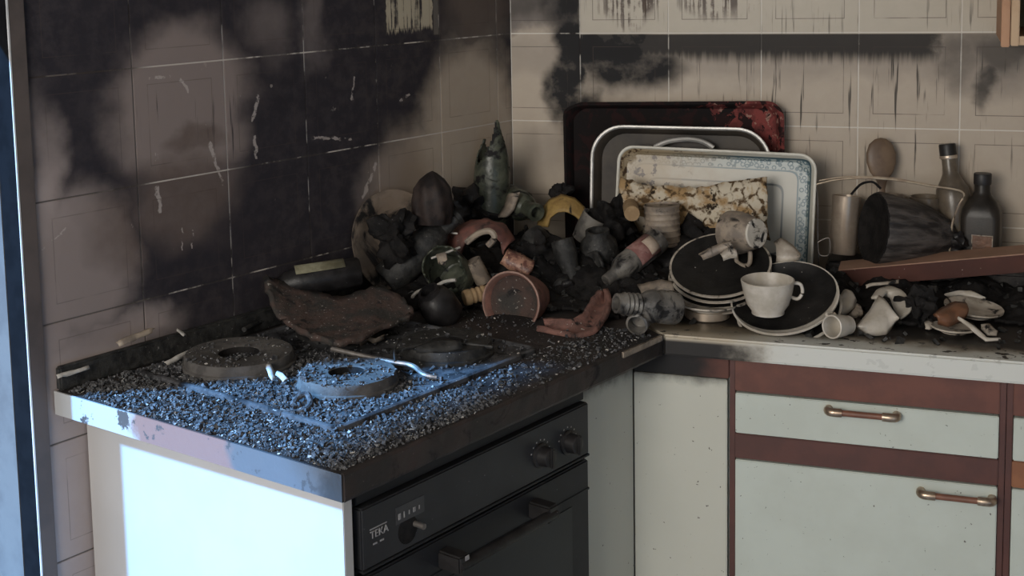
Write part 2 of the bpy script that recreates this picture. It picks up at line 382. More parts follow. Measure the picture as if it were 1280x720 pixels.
LEFT_CLEAN = [wh((0.9492, 1.3334), .150, .150, .25, .96), wh((0.9451, 1.1908), .12, .09, .4, .80), wh((1.1664, 1.1030), .115, .125, .25, .97), wh((1.2340, 1.1092), .045, .22, .5, 1.0),
    wh((1.1358, 0.9673), .14, .035, .5, .9), wh((0.1476, 1.2002), .16, .20, .28, 1.0), wh((0.3265, 1.1089), .17, .12, .30, .98), wh((1.2148, 0.7143), .30, .30, .2, 1.0), wh((0.1103, 1.4736), .12, .07, .5, .55), wh((0.7420, 1.4550), .05, .05, .7, .35), wh((0.6273, 1.4795), .035, .08, .6, .3)]
LEFT_FILM = [wh((0.9601, 1.3274), .26, .24, .3, .50), wh((0.9700, 1.1589), .2, .12, .5, .95), wh((1.1601, 1.0816), .13, .13, .4, .42), wh((0.1097, 1.4912), .2, .08, .25, .85), wh((0.4132, 1.1466), .10, .12, .5, .5), wh((0.9309, 1.2818), .10, .03, .6, .9)]
LEFT_STREAK = [wh((0.9293, 1.3101), .15, .05, .5), wh((0.9334, 1.2393), .14, .06, .5)]
LEFT_BARE = ((0.4192, 1.4700)[0], (0.2714, 1.4632)[0], (0.3469, 1.4333)[1], (0.2505, 1.4623)[0])
LEFT_MARKS = [((0.8921, 1.2629), (0.8665, 1.1896), .0042), ((0.9549, 1.3873), (0.9430, 1.3793), .003), ((0.9430, 1.3793), (0.9352, 1.3617), .003), ((1.0146, 1.3921), (0.9737, 1.3916), .0028), ((0.7740, 1.3354), (0.7879, 1.2951), .0045), ((0.7858, 1.2620), (0.7818, 1.2256), .004), ((0.5013, 1.1078), ((0.4607, 1.1697)), .0055), ((1.1948, 1.1614), (1.2441, 1.1347), .0022), ((0.6429, 1.2454), (0.5330, 1.2293), .0035), ((0.5159, 1.3547), (0.5249, 1.3074), .003), ((1.0125, 1.2007), (1.0080, 1.1621), .005), ((0.9615, 1.1217), (0.9638, 1.0834), .0018), ((0.9405, 1.1153), (0.9406, 1.0820), .0018), ((0.3825, 1.2923), (0.3521, 1.3029), .004)]
LEFT_SCRATCH = [wh((0.9334, 1.2393), .16, .16, .4), wh((0.7719, 1.2634), .05, .13, .4), wh((0.4851, 1.1564), .05, .06, .3), wh((0.5245, 1.3154), .12, .09, .4, .6)]
BACK_LINE = 1.4085; BACK_U0 = 0.163; BACK_U1 = 0.93
BACK_SOOT = [wh((0.1385, 1.3506), .040, .18, .4, 1.15), wh((0.1112, 1.2686), .035, .07, .5, 1.0), wh((0.2724, 1.3387), .11, .075, .4, 1.1), wh((0.2365, 1.3778), .12, .055, .35, 1.15), wh((0.1799, 1.2332), .04, .05, .5, 1.0), wh((0.1178, 1.4769), .05, .06, .5, .9), wh((0.0237, 1.4870), .09, .05, .5, .55), wh((0.9536, 1.3459), .03, .05, .6, .5), wh((1.0180, 1.3137), .018, .05, .6, .8), wh((1.0509, 1.3787), .10, .045, .5, .65)]
BACK_DRIP = [wh((0.4407, 1.3257), .10, .07, .4, .8), wh((0.6443, 1.2930), .12, .16, .4, 1.0), wh((0.8384, 1.2786), .12, .20, .4, 1.0), wh((1.0078, 1.2972), .1, .16, .4, .9), wh((0.2824, 1.4752), .12, .05, .3, .7)]
BACK_PATCH = [wh((0.2735, 1.4841), .055, .06, .4), wh((0.4667, 1.4904), .06, .05, .4)]
BACK_DIRTY = [wh((0.0045, 1.4781), .17, .068, .2, .95), wh((0.0942, 1.1396), .05, .05, .7, .35), wh((1.0365, 1.3544), .16, .06, .5, .55), wh((0.4753, 1.3607), .6, .05, .4, .35)]
MT['tile_left'] = wall_mat('tile_left', True); MT['tile_back'] = wall_mat('tile_back', False)
MT['grout_left'] = wall_mat('grout_left', True, True); MT['grout_back'] = wall_mat('grout_back', False, True)
MT['plaster'] = grimy('plaster', (.42, .39, .35), (.36, .33, .29), 6, soot=.12, ss=3, rough=.9, bump=.1)
MT['floor_tile'] = grimy('floor_tile', (.26, .23, .20), (.20, .18, .16), 8, soot=.2, rough=.5)
def struct(name, bm, m, left=False, parent=None):
    o = obj(name, bm, m, parent)
    if left: o.rotation_euler = (0, 0, ANG)
    if parent is None: o['kind'] = 'structure'
    return o
G = .0012
wl = struct('wall_left', B(-.10, 1.252, -.12, -G, 0, 2.5), 'grout_left', True)
struct('wall_left_far', B(2.25, 4.2, -.12, 0, 0, 2.5), 'plaster', True)
struct('wall_left_header', B(1.252, 2.25, -.12, 0, 2.12, 2.5), 'plaster', True)
wb = struct('wall_back', B(-.04, 2.6, G, .12, 0, 2.5), 'grout_back')
struct('floor', B(-2.2, 2.6, -4.6, .1, -.05, 0), 'floor_tile')
def poly_prism(pts, z0, z1, bev=0):
    bm = bmesh.new(); lo = [bm.verts.new((p[0], p[1], z0)) for p in pts]; hi = [bm.verts.new((p[0], p[1], z1)) for p in pts]; n = len(pts)
    bm.faces.new(lo[::-1]); bm.faces.new(hi)
    for i in range(n): bm.faces.new((lo[i], lo[(i + 1) % n], hi[(i + 1) % n], hi[i]))
    bmesh.ops.recalc_face_normals(bm, faces=bm.faces)
    if bev: bmesh.ops.bevel(bm, geom=bm.edges[:], offset=bev, segments=3, affect='EDGES')
    return bm
def S2W(s, n): v = LD * s + LN * n; return (v.x, v.y)
struct('ceiling', poly_prism([S2W(-.1, -.12), (2.6, .12), (2.6, -4.6), S2W(4.85, -.12)], 2.5, 2.56), 'plaster')
struct('wall_right', B(2.6, 2.7, -4.6, .1, 0, 2.5), 'plaster')
Z0 = 1.21067; TILE = .2; GAP = .0026
cache = {}
def tile_mesh(u0, u1, v0, v1, left):
    key = (round(u0, 3), round(u1, 3), round(v0, 3), round(v1, 3), left)
    if key in cache: return cache[key]
    y0, y1 = (-.007, 0) if left else (0, .007)
    bm = B(u0 + GAP / 2, u1 - GAP / 2, y0, y1, v0 + GAP / 2, v1 - GAP / 2, .0007)
    bmesh.ops.recalc_face_normals(bm, faces=bm.faces); me = bpy.data.meshes.new('tile'); bm.to_mesh(me); bm.free()
    me.materials.append(MT['tile_left' if left else 'tile_back']); cache[key] = me; return me
def tiles(parent, left, first, u_end, us, rows):
    for r in rows:
        zc = Z0 + (r + .5) * TILE
        for c in us:
            ua = first + c * TILE; uc = ua + .1; lo = max(-.1, (0.0 if left else 0.0) - uc); hi = min(.1, u_end - uc)
            if hi - lo < .01: continue
            t = bpy.data.objects.new('tile', tile_mesh(lo, hi, -.1, .1, left)); C.objects.link(t); t.parent = parent
            t.location = (uc, 0, zc)
tiles(wl, True, .0519, 1.252, range(-1, 6), range(-2, 4))
tiles(wl, True, .0519, 1.252, [5], range(-6, -2))
tiles(wb, False, .163, 2.563, range(-1, 9), range(-2, 4))
# ---------------------------------------------------------------- door frame in the left wall
MT['frame_dark'] = grimy('frame_dark', (.090, .072, .066), (.070, .057, .053), 12, soot=.10, ss=6, rough=.5, bump=.05)
MT['frame_edge'] = grimy('frame_edge', (.62, .62, .62), (.5, .5, .5), 20, rough=.35, metal=.3, bump=.05)
MT['frame_grey'] = grimy('frame_grey', (.10, .095, .09), (.075, .072, .07), 14, soot=.06, rough=.45, bump=.05)
MT['rubber'] = grimy('rubber', (.008, .008, .009), rough=1, bump=.05, spec=.03)
dr = thing('door_1', '', '', (1.27, 0, 0), True, kind='structure')
obj('casing', B(1.253, 1.281, -.02, .006, 0, 2.12, .001), 'frame_dark', dr)
obj('edge_bead', B(1.281, 1.2835, .0035, .0065, 0, 2.12), 'frame_edge', dr)
obj('gasket', B(1.276, 1.2825, -.045, .0034, 0, 2.12), 'rubber', dr)
obj('jamb', B(1.253, 1.283, -.145, -.045, 0, 2.12, .002), 'frame_grey', dr)
obj('sun_blocker', B(1.283, 2.22, -.060, -.045, 1.50, 2.08), 'frame_grey', dr)  # added unseen panel, lowered to keep the sun off the right cabinets
obj('frame_head', B(1.283, 2.25, -.12, .006, 2.08, 2.12, .002), 'frame_dark', dr)
obj('far_jamb', B(2.22, 2.25, -.12, .006, 0, 2.08, .002), 'frame_dark', dr)

# ---------------------------------------------------------------- base cabinets
MT['white'] = grimy('white', (.49, .525, .475), (.46, .49, .44), 7, rough=.45, bump=.03, spec=.3, fleck=.09, fcol=(.07, .055, .05))
MT['white_side'] = grimy('white_side', (.42, .405, .395), (.40, .385, .375), 6, soot=.0, rough=.5, bump=.03, spec=.3)
MT['brown_rail'] = grimy('brown_rail', (.135, .050, .034), (.105, .040, .029), 16, soot=.05, ss=20, rough=.45, bump=.06)
MT['brown_rail_dark'] = grimy('brown_rail_dark', (.095, .038, .030), (.078, .033, .027), 16, soot=.05, ss=20, rough=.45, bump=.06)
MT['brown_rail_light'] = grimy('brown_rail_light', (.25, .105, .048), (.21, .085, .04), 16, rough=.45, bump=.06)
MT['brown_burnt'] = grimy('brown_burnt', (.10, .040, .030), (.06, .028, .022), 16, soot=.45, ss=14, rough=.6, bump=.2)
k = NT('white_scorched'); p = k.pos(); sp_ = k.n('ShaderNodeSeparateXYZ'); k.put(sp_.inputs[0], p); dz_ = k.noise(p, 24, 5, .65)
zz_ = k.math('ADD', sp_.outputs[2], k.math('MULTIPLY', k.math('SUBTRACT', dz_, .5), .035))
cm = k.mix(k.noise(p, 7), (.505, .500, .435), (.47, .465, .40)); cm = k.mix(k.step(k.noise(p, 120, 2), .73, .76), cm, (.08, .065, .055))
cm = k.mix(k.math('MULTIPLY', k.step(zz_, .800, .834), .9), cm, (.02, .018, .017)); MT['white_scorched'] = k.fin(cm, .45, 0, .3)
k = NT('brown_scorched'); p = k.pos(); sp_ = k.n('ShaderNodeSeparateXYZ'); k.put(sp_.inputs[0], p); dz_ = k.noise(p, 20, 4)
xx_ = k.math('ADD', sp_.outputs[0], k.math('MULTIPLY', k.math('SUBTRACT', dz_, .5), .10))
MT['brown_scorched'] = k.fin(k.mix(k.step(xx_, .585, .50), (.105, .042, .031), (.010, .009, .009)), .6, 0, .3)
MT['brass'] = grimy('brass', (.46, .36, .27), (.30, .22, .16), 60, soot=.12, ss=60, rough=.3, metal=.85, bump=.1)
MT['handle_wood'] = grimy('handle_wood', (.20, .085, .052), (.15, .065, .042), 30, rough=.4, bump=.05)
FY = -.55                                # front plane of the right run
ZT = .862                                # underside of the worktop
def handle(parent, x0, z0, x1, z1):
    h = obj('handle', tube_bm([(x0 + .012, FY - .024, z0), (x1 - .012, FY - .024, z1)], .0055, 12), 'handle_wood', parent, True)
    for x, z, s in ((x0, z0, 1), (x1, z1, -1)):
        obj('handle_end', tube_bm(smooth_path([(x + .002 * s, FY + .001, z), (x, FY - .016, z), (x + .006 * s, FY - .024, z), (x + .024 * s, FY - .024, z)], 5), .0075, 12), 'brass', h, True)
    return h
def cabinet(name, label, xa, xb, drawer_rail, hd=None, hh=None):
    t = thing(name, label, 'cabinet', ((xa + xb) / 2, FY + .27, 0))
    obj('body', B(xa, xb, FY + .014, -.012, .10, ZT - .001), 'white', t)
    obj('plinth', B(xa, xb, FY + .06, FY + .075, 0, .10), 'brown_rail_dark', t)
    obj('stile', B(xa, xa + .010, FY - .0005, FY + .014, .10, ZT - .001, .001), 'brown_rail_dark', t)
    obj('stile', B(xb - .010, xb, FY - .0005, FY + .014, .10, ZT - .001, .001), 'brown_rail_dark', t)
    obj('rail', B(xa + .010, xb - .010, FY - .003, FY + .013, .799, ZT - .002, .0015), 'brown_rail', t)
    d = obj('drawer_front', B(xa + .011, xb - .011, FY - .006, FY + .013, .722, .796, .0015), 'white', t)
    obj('rail', B(xa + .010, xb - .010, FY - .003, FY + .013, .674, .720, .0015), drawer_rail, t)
    e = obj('door', B(xa + .011, xb - .011, FY - .006, FY + .013, .11, .672, .0015), 'white', t)
    if hd: handle(d, *hd)
    if hh: handle(e, *hh)
    return t
cabinet('drawer_cabinet', 'white base cabinet with brown rails, one drawer and one door, both with brass-ended handles', .580, 1.040, 'brown_rail_dark', (.752, .783, .867, .783), (.907, .652, 1.022, .652))
cabinet('drawer_cabinet', 'white base cabinet at the right edge, its middle rail lighter orange brown', 1.041, 1.50, 'brown_rail_light')
t = thing('corner_cabinet', 'plain white corner cabinet door beside the oven under the charred brown rail', 'cabinet', (.47, -.3, 0))
obj('body', B(.43, .579, FY + .014, -.06, .10, ZT - .001), 'white', t)
obj('door', B(.4055, .576, FY - .004, FY + .013, .11, .818, .0015), 'white_scorched', t)
obj('rail', B(.4055, .579, FY - .003, FY + .013, .820, ZT - .002, .0015), 'brown_scorched', t)
obj('plinth', B(.42, .579, FY + .06, FY + .075, 0, .10), 'brown_rail_dark', t)
# ---- left run (local x along the wall, y into the room)
NF = .565
t = thing('oven_cabinet', 'white kitchen cabinet around the oven, its sunlit side panel facing the doorway', 'cabinet', (.82, .3, 0), True)
obj('side_panel', B(1.164, 1.182, .004, .600, 0, .857, .001), 'white_side', t)
obj('filler_panel', B(.386, .584, NF - .018, NF, .11, .846, .001), 'white_scorched', t)
obj('partition', B(.566, .584, .02, NF - .02, 0, .857), 'white', t)
obj('back_panel', B(.584, 1.164, .006, .016, 0, .857), 'white', t)
obj('plinth', B(.43, 1.152, .50, .515, 0, .10), 'brown_rail_dark', t)
# ---------------------------------------------------------------- oven
MT['oven_black'] = grimy('oven_black', (.015, .0155, .0175), (.020, .0205, .023), 10, spec=.25, rough=.45, bump=.05, fleck=.02, fcol=(.12, .12, .12))
MT['oven_panel'] = grimy('oven_panel', (.024, .0245, .027), (.030, .0305, .033), 8, spec=.28, rough=.4, bump=.05, fleck=.03, fcol=(.12, .12, .12))
MT['oven_glass'] = grimy('oven_glass', (.016, .0165, .0185), (.018, .0185, .021), 10, spec=.3, rough=.28, bump=.04)
MT['print'] = grimy('print', (.34, .33, .32), (.24, .23, .23), 60, rough=.7, bump=0)
MT['display'] = grimy('display', (.042, .042, .046), (.055, .055, .058), 20, rough=.3, bump=0)
t = thing('oven', 'black built-in oven blackened by soot, with control panel, clock and knobs', 'oven', (.87, .3, .12), True)
obj('body', B(.590, 1.149, .02, .585, .12, .855), 'oven_black', t)
obj('top_strip', B(.588, 1.150, .585, .593, .826, .857, .001), 'oven_black', t)
cp = obj('control_panel', B(.588, 1.150, .585, .603, .732, .823, .0025), 'oven_panel', t)
fr = obj('panel_trim', B(.588, 1.150, .5855, .6045, .7285, .7325, .0008), 'oven_black', t)
def knob(s, z, broken=False):
    if broken:
        obj('knob_shaft', tube_bm([(s, .600, z), (s, .622, z)], .0045, 10), 'steel_dull', cp, True)
        obj('knob_scorch', lathe_tr([(0, 0), (.021, 0), (.021, .0006), (0, .0006)], (s + .015, .603, z - .004), 24), 'char', cp)
        return
    obj('knob', lathe_tr([(.0, 0), (.021, 0), (.021, .004), (.017, .006), (.0155, .022), (.013, .024), (0, .024)], (s, .6025, z), 24), 'black_cap', cp, True)
    obj('knob_grip', B(s - .004, s + .004, .624, .631, z - .017, z + .017, .002), 'black_cap', cp)
    for q in range(7):
        a = R(20 + q * 24)
        obj('knob_mark', B(s + .026 * math.cos(a) - .0012, s + .026 * math.cos(a) + .0012, .6028, .6034, z + .026 * math.sin(a) - .0012, z + .026 * math.sin(a) + .0012), 'print', cp)
def lathe_tr(prof, at, seg):
    bm = lathe_bm(prof, seg)
    bmesh.ops.transform(bm, matrix=Matrix.Translation(at) @ Matrix.Rotation(-PI / 2, 4, 'X'), verts=bm.verts)
    return bm
knob(.729, .772); knob(.652, .771); knob(1.040, .765, True)
dsp = obj('clock_display', B(1.018, 1.080, .6025, .6040, .776, .802, .0005), 'display', cp)
for q, (a, w, h) in enumerate(((1.073, .005, .009), (1.063, .002, .009), (1.052, .002, .006), (1.041, .005, .007), (1.030, .002, .006))):
    obj('clock_mark', B(a - w / 2, a + w / 2, .6038, .6046, .787 - h / 2, .787 + h / 2), 'print', cp)
# lettering faces into the room: text x runs towards smaller s
TXT = Matrix(((-1, 0, 0, 0), (0, 0, 1, 0), (0, 1, 0, 0), (0, 0, 0, 1)))
def txt(name, s, z, size, word):
    o = sock_tex(name, word, size, 'print', cp, Matrix.Translation(Vector((s, .6035, z)) - ORI[cp.name]) @ TXT)
txt('brand_lettering', 1.115, .779, .0155, 'TEKA'); obj('brand_bar', B(1.099, 1.134, .6028, .6038, .7875, .7890), 'print', cp)
for a in (1.124, 1.110): obj('print_dot', B(a - .004, a + .004, .6028, .6036, .764, .7665), 'print', cp)
dd = obj('door', B(.588, 1.150, .585, .602, .15, .722, .003), 'oven_black', t)
obj('door_glass', B(.640, 1.098, .6005, .6030, .22, .655, .001), 'oven_glass', dd)
obj('door_ledge', B(.588, 1.150, .5945, .6035, .668, .672, .0008), 'oven_black', dd)
hb = obj('handle', tube_bm([(.742, .640, .688), (.985, .640, .688)], .0085, 12), 'char_gloss', dd, True)
for s in (.750, .976): obj('handle_bracket', B(s - .013, s + .013, .600, .645, .676, .704, .003), 'black_cap', hb)
obj('bracket_glint', B(.969, .977, .6452, .6462, .696, .703), 'print', hb)

# ---------------------------------------------------------------- worktops
MT['worktop_black'] = grimy('worktop_black', (.020, .018, .018), (.038, .030, .028), 12, soot=.3, rough=.6, bump=.5, bscale=60, fleck=.12, fcol=(.10, .09, .09), spec=.3)
# right worktop: cream laminate, black with soot towards the wall and the corner
k = NT('worktop_cream'); p = k.pos(); sp = k.n('ShaderNodeSeparateXYZ'); k.put(sp.inputs[0], p)
dz = k.noise(p, 13, 5, .65); dz2 = k.noise(p, 45, 4, .6)
yy = k.math('ADD', sp.outputs[1], k.math('MULTIPLY', k.math('SUBTRACT', dz, .5), .10))
m1 = k.step(yy, -.545, -.480)
xx = k.math('ADD', sp.outputs[0], k.math('MULTIPLY', k.math('SUBTRACT', dz, .5), .16))
m2 = k.math('MULTIPLY', k.step(xx, .67, .57), k.math('ADD', k.math('MULTIPLY', k.step(sp.outputs[2], .896, .888), 1.0), k.math('MULTIPLY', k.step(sp.outputs[1], -.57, -.53), .6)), clamp=True)
m3 = k.math('MULTIPLY', k.step(dz2, .60, .63), k.step(sp.outputs[1], -.585, -.560))
cm = k.mix(k.step(yy, -.565, -.500), (.545, .55, .515), (.26, .22, .165))
cm = k.mix(k.math('MULTIPLY', k.step(xx, .70, .56), .6), cm, (.36, .26, .14))
cm = k.mix(k.math('MAXIMUM', k.math('MAXIMUM', m1, m2), m3), cm, (.014, .012, .011))
k.bump(dz2, .2, .002); MT['worktop_cream'] = k.fin(cm, .5, 0, .35)
# left worktop's end edge: pale strip at the wall, scorched in the middle
k = NT('worktop_end'); p = k.pos(); n_ = k.vec('DOT_PRODUCT', p, tuple(LN)); dz = k.noise(p, 22, 5, .65)
nn = k.math('ADD', n_, k.math('MULTIPLY', k.math('SUBTRACT', dz, .5), .07))
cm = k.mix(k.step(nn, .185, .215), (.36, .36, .36), (.20, .105, .085))
cm = k.mix(k.step(nn, .40, .43), cm, (.085, .085, .09)); cm = k.mix(k.step(nn, .58, .61), cm, (.03, .028, .028))
cm = k.mix(k.step(dz, .60, .64), cm, (.05, .045, .045))
k.bump(dz, .35, .003); MT['worktop_end'] = k.fin(cm, .32, .0, .5)
WN = .630; WY = -.580
ix = (WN + WY * .33422) / .94250; isn = -ix * .33422 - WY * .94250
t = thing('hob_worktop', 'charred black worktop with a scorched end edge carrying the hob', 'worktop', (.8, .3, .862), True)
obj('slab', poly_prism([(.004, .004), (1.236, .004), (1.210, WN - .003), (isn, WN - .003)], .862, .900, .002), 'worktop_black', t)
obj('end_edge', poly_prism([(1.236, .003), (1.239, .003), (1.213, WN), (1.210, WN)], .8615, .9005), 'worktop_end', t)
fe = bmesh.new(); N = 46
rows = []
rr = random.Random(5)
for i in range(N + 1):
    s = isn + (1.210 - isn) * i / N
    row = []
    for n_, z_ in ((WN - .003, .9015), (WN + .001, .9015), (WN + .003, .898), (WN + .003, .866), (WN + .001, .8615), (WN - .003, .8615)):
        jn = .0016 * mnoise.noise(Vector((s * 40, z_ * 60, 0)))
        row.append(fe.verts.new((s, n_ + (jn if n_ > WN else 0), z_ + .0012 * mnoise.noise(Vector((s * 50, 3, z_ * 20))))))
    rows.append(row)
for a, b in zip(rows, rows[1:]):
    for j in range(6): fe.faces.new((a[j], a[(j + 1) % 6], b[(j + 1) % 6], b[j]))
fe.faces.new(rows[0]); fe.faces.new(rows[-1][::-1])
MT['front_edge'] = grimy('front_edge', (.018, .0155, .015), (.034, .024, .022), 14, soot=.38, rough=.5, bump=.3, fleck=.06, fcol=(.14, .12, .11))
obj('front_edge', fe, 'front_edge', t)
up = obj('upstand', B(.55, 1.234, .0015, .016, .9005, .940, .003), 'char_grey', t)
t = thing('cream_worktop', 'cream worktop under the crockery, sooted black towards the wall', 'worktop', (.9, -.3, .862))
obj('slab', poly_prism([(.012, -.004), (1.80, -.004), (1.80, WY), (ix + .003, WY), ], .862, .900, .004), 'worktop_cream', t)
pe = obj('peeled_edge', B(.398, .530, WN + .0025, WN + .0065, .890, .9035, .002), 'porcelain_tan', bpy.data.objects['hob_worktop'])
# ---------------------------------------------------------------- wall cupboard
MT['pine'] = grimy('pine', (.40, .22, .125), (.33, .175, .095), 14, soot=.05, rough=.6, bump=.15)
MT['pine_pale'] = grimy('pine_pale', (.46, .32, .20), (.40, .26, .155), 14, soot=.05, rough=.6, bump=.15)
t = thing('wall_cupboard', 'pale wooden wall cupboard hanging in the upper right corner', 'cupboard', (1.25, -.15, 1.405))
obj('side_board', B(1.028, 1.044, -.30, -.003, 1.405, 2.05, .001), 'pine', t)
obj('stile', B(1.026, 1.0405, -.319, -.301, 1.402, 2.05, .0015), 'pine', t)
obj('stile', B(1.042, 1.056, -.3165, -.301, 1.404, 2.05, .0015), 'pine_pale', t)
obj('bottom_board', B(1.0445, 1.50, -.312, -.003, 1.405, 1.421, .001), 'pine_pale', t)
obj('back_board', B(1.0445, 1.50, -.012, -.004, 1.4215, 2.05), 'olive', t)
obj('top_board', B(1.0445, 1.50, -.300, -.012, 2.034, 2.05), 'pine', t)
obj('side_board', B(1.484, 1.50, -.300, -.012, 1.4215, 2.034), 'pine', t)
obj('shelf', B(1.0445, 1.484, -.27, -.0125, 1.50, 1.516), 'pine', t)

# ---------------------------------------------------------------- hob
MT['hob_steel'] = grimy('hob_steel', (.10, .10, .105), (.035, .035, .038), 30, soot=.45, ss=30, rough=.5, metal=.2, bump=.5, bscale=120, fleck=.2)
MT['hotplate'] = grimy('hotplate', (.085, .078, .072), (.055, .050, .047), 45, soot=.12, ss=24, rough=.85, bump=.4, bscale=200, fleck=.2, fcol=(.17, .16, .15))
t = thing('hob', 'ash covered electric hob with round hotplates set in the burnt worktop', 'hob', (.85, .28, .9005), True)
bm = rstack([(.50, .475, .02, .9005), (.50, .475, .02, .9075), (.492, .467, .018, .9095), (.484, .459, .016, .9085), (.478, .453, .015, .9045)])
bmesh.ops.translate(bm, verts=bm.verts, vec=(.855, .278, 0)); obj('hob_plate', bm, 'hob_steel', t, True)
for i, (s, n, r) in enumerate(((.972, .150, .094), (.942, .378, .080), (.728, .150, .080), (.715, .395, .080))):
    bm = lathe_bm([(r * 1.03, .904), (r * 1.03, .910), (r * .99, .912), (r * .985, .924), (r * .96, .927), (r * .39, .9265), (r * .37, .925)], 48)
    bmesh.ops.translate(bm, verts=bm.verts, vec=(s, n, 0)); hp = obj('hotplate', bm, 'hotplate' if i < 2 else 'char_grey', t, True)
    bm = lathe_bm([(r * .37, .925), (r * .365, .914), (r * .2, .912), (0, .912)], 32); bmesh.ops.translate(bm, verts=bm.verts, vec=(s, n, 0)); obj('hotplate_centre', bm, 'char', hp, True)
# ---------------------------------------------------------------- ash and rubble that nobody could count
rnd = random.Random(11)
def flake(V, F, p, a, b, h, rz, tilt=0.3):
    q = Matrix.Rotation(rz, 3, 'Z') @ Matrix.Rotation(rnd.uniform(-tilt, tilt), 3, 'X') @ Matrix.Rotation(rnd.uniform(-tilt, tilt), 3, 'Y'); i = len(V)
    c = [(-a * rnd.uniform(.5, 1), -b * rnd.uniform(.5, 1)), (a * rnd.uniform(.5, 1), -b * rnd.uniform(.4, 1)), (a * rnd.uniform(.5, 1), b * rnd.uniform(.5, 1)), (-a * rnd.uniform(.4, 1), b * rnd.uniform(.5, 1))]
    for z in (0, h):
        for x, y in c: V.append(Vector(p) + q @ Vector((x, y, z)))
    F += [(i, i + 3, i + 2, i + 1), (i + 4, i + 5, i + 6, i + 7)] + [(i + j, i + (j + 1) % 4, i + 4 + (j + 1) % 4, i + 4 + j) for j in range(4)]
def stuffmesh(name, V, F, m, label, cat):
    org = Vector((sum(v.x for v in V) / len(V), sum(v.y for v in V) / len(V), min(v.z for v in V)))
    me = bpy.data.meshes.new(name); me.from_pydata([tuple(v - org) for v in V], [], F); me.update()
    o = link(name, me, m); o.location = org
    return tag(o, label, cat, kind='stuff')
def LPt(s, n, z): return LD * s + LN * n + Vector((0, 0, z))
def topz(s, n):
    for (a, b, r) in ((.972, .150, .094), (.942, .378, .080), (.728, .150, .080), (.715, .395, .080)):
        if math.hypot(s - a, n - b) < r: return .9268 if math.hypot(s - a, n - b) > r * .36 else .9128
    return .9055 if (.61 < s < 1.10 and .045 < n < .51) else .9005
# heap heights over the worktop
PEAKS = [((0.10, -.17), .085, .10), ((.03, -.33), .075, .11), ((.15, -.33), .080, .11), ((.27, -.30), .085, .11), ((.36, -.34), .065, .10), ((.30, -.18), .09, .10), ((.45, -.20), .060, .08), ((.52, -.24), .025, .08), ((-.07, -.42), .055, .09), ((.23, -.42), .018, .06), ((.60, -.22), .05, .10),
         ((.72, -.22), .040, .08), ((.85, -.20), .035, .09), ((1.0, -.17), .032, .08), ((1.15, -.2), .04, .1), ((-.18, -.66), .020, .06), ((1.10, -.28), .018, .08), ((.86, -.36), .015, .06)]
def heap(x, y):
    h = 0
    for (a, b), hh, w in PEAKS: h = max(h, hh * math.exp(-((x - a) ** 2 + (y - b) ** 2) / (w * w)))
    q = Vector((x, y, 0))
    n = mnoise.fractal(q * 22, .8, 2.1, 5) * .016 + mnoise.noise(q * 70) * .005
    e = min(1, h / .02)
    return h + n * e - .004 * (1 - e)
V = []; F = []; idx = {}
st = .0055; nx = int(1.75 / st); ny = int(.76 / st)
for i in range(nx):
    for j in range(ny):
        x = -.42 + i * st; y = -.005 - j * st
        s = x * LD.x + y * LD.y; n = x * LN.x + y * LN.y
        if n < .012 or (x > .70 and y > -.135) or x > 1.30 or y < -.56 and x > .44 or n > .60 and y < -.55: continue
        h = heap(x, y)
        if h < .0015: continue
        idx[i, j] = len(V); V.append(Vector((x, y, .9003 + h)))
for (i, j), a in idx.items():
    if (i + 1, j) in idx and (i, j + 1) in idx and (i + 1, j + 1) in idx: F.append((a, idx[i + 1, j], idx[i + 1, j + 1], idx[i, j + 1]))
o = stuffmesh('charred_rubble', V, F, 'char', 'black charred rubble heaped in the corner of the worktops', 'rubble')
for pl in o.data.polygons: pl.use_smooth = True
solid(o, .006, -1)
# soot-black crumbs on and around the heap
V = []; F = []
for q in range(1500):
    x = rnd.uniform(-.25, 1.2); y = rnd.uniform(-.52, -.03); n = x * LN.x + y * LN.y
    if n < .03: continue
    h = heap(x, y)
    if h < .003 and rnd.random() < .75: continue
    a = rnd.uniform(.003, .012)
    flake(V, F, (x, y, .9005 + max(0, h)), a, a * rnd.uniform(.4, 1), a * rnd.uniform(.3, .9), rnd.uniform(0, 6), .9)
stuffmesh('charred_crumbs', V, F, 'char_grey', 'loose charred crumbs strewn over the heap and worktops', 'rubble')
def scatter(cnt, lo, hi, m, name, label, dens, flat=.35, tilt=.5):
    V = []; F = []; k = 0
    while k < cnt:
        s = rnd.uniform(.40, 1.228); n = rnd.uniform(.02, .622)
        if n > .622 - (1.236 - s) * 0 or s > 1.236 - n * .05: continue
        if rnd.random() > dens(s, n) * (.35 + 1.1 * max(0, mnoise.noise(Vector((s * 34, n * 34, 0))) + .35)): continue
        a = lo + (hi - lo) * rnd.random() ** 3
        flake(V, F, LPt(s, n, topz(s, n) + .0002), a, a * rnd.uniform(.4, 1), a * flat * rnd.uniform(.5, 1.6), rnd.uniform(0, 6), tilt); k += 1
    stuffmesh(name, V, F, m, label, 'ash')
def onring(s, n): return topz(s, n) > .915
def dens(s, n):
    v = .05 + .95 * max(0, min(1, (s - .82) / .22)) * (.35 + .65 * min(1, n / .12)) if s > .60 else .05
    if s > 1.09 or n > .52: v = max(v, .95 if s > .84 else .22)
    if onring(s, n): v *= .10 if n < .26 else .45
    return v
scatter(10500, .0010, .0052, 'dark_ash', 'dark_ash_crumbs', 'dark grey crust of ash crumbs covering the hob worktop', dens, .7, .8)
scatter(5200, .0007, .0032, 'mid_ash', 'grey_ash_crumbs', 'fine grey ash crumbs scattered over the hob worktop', dens, .5, .7)
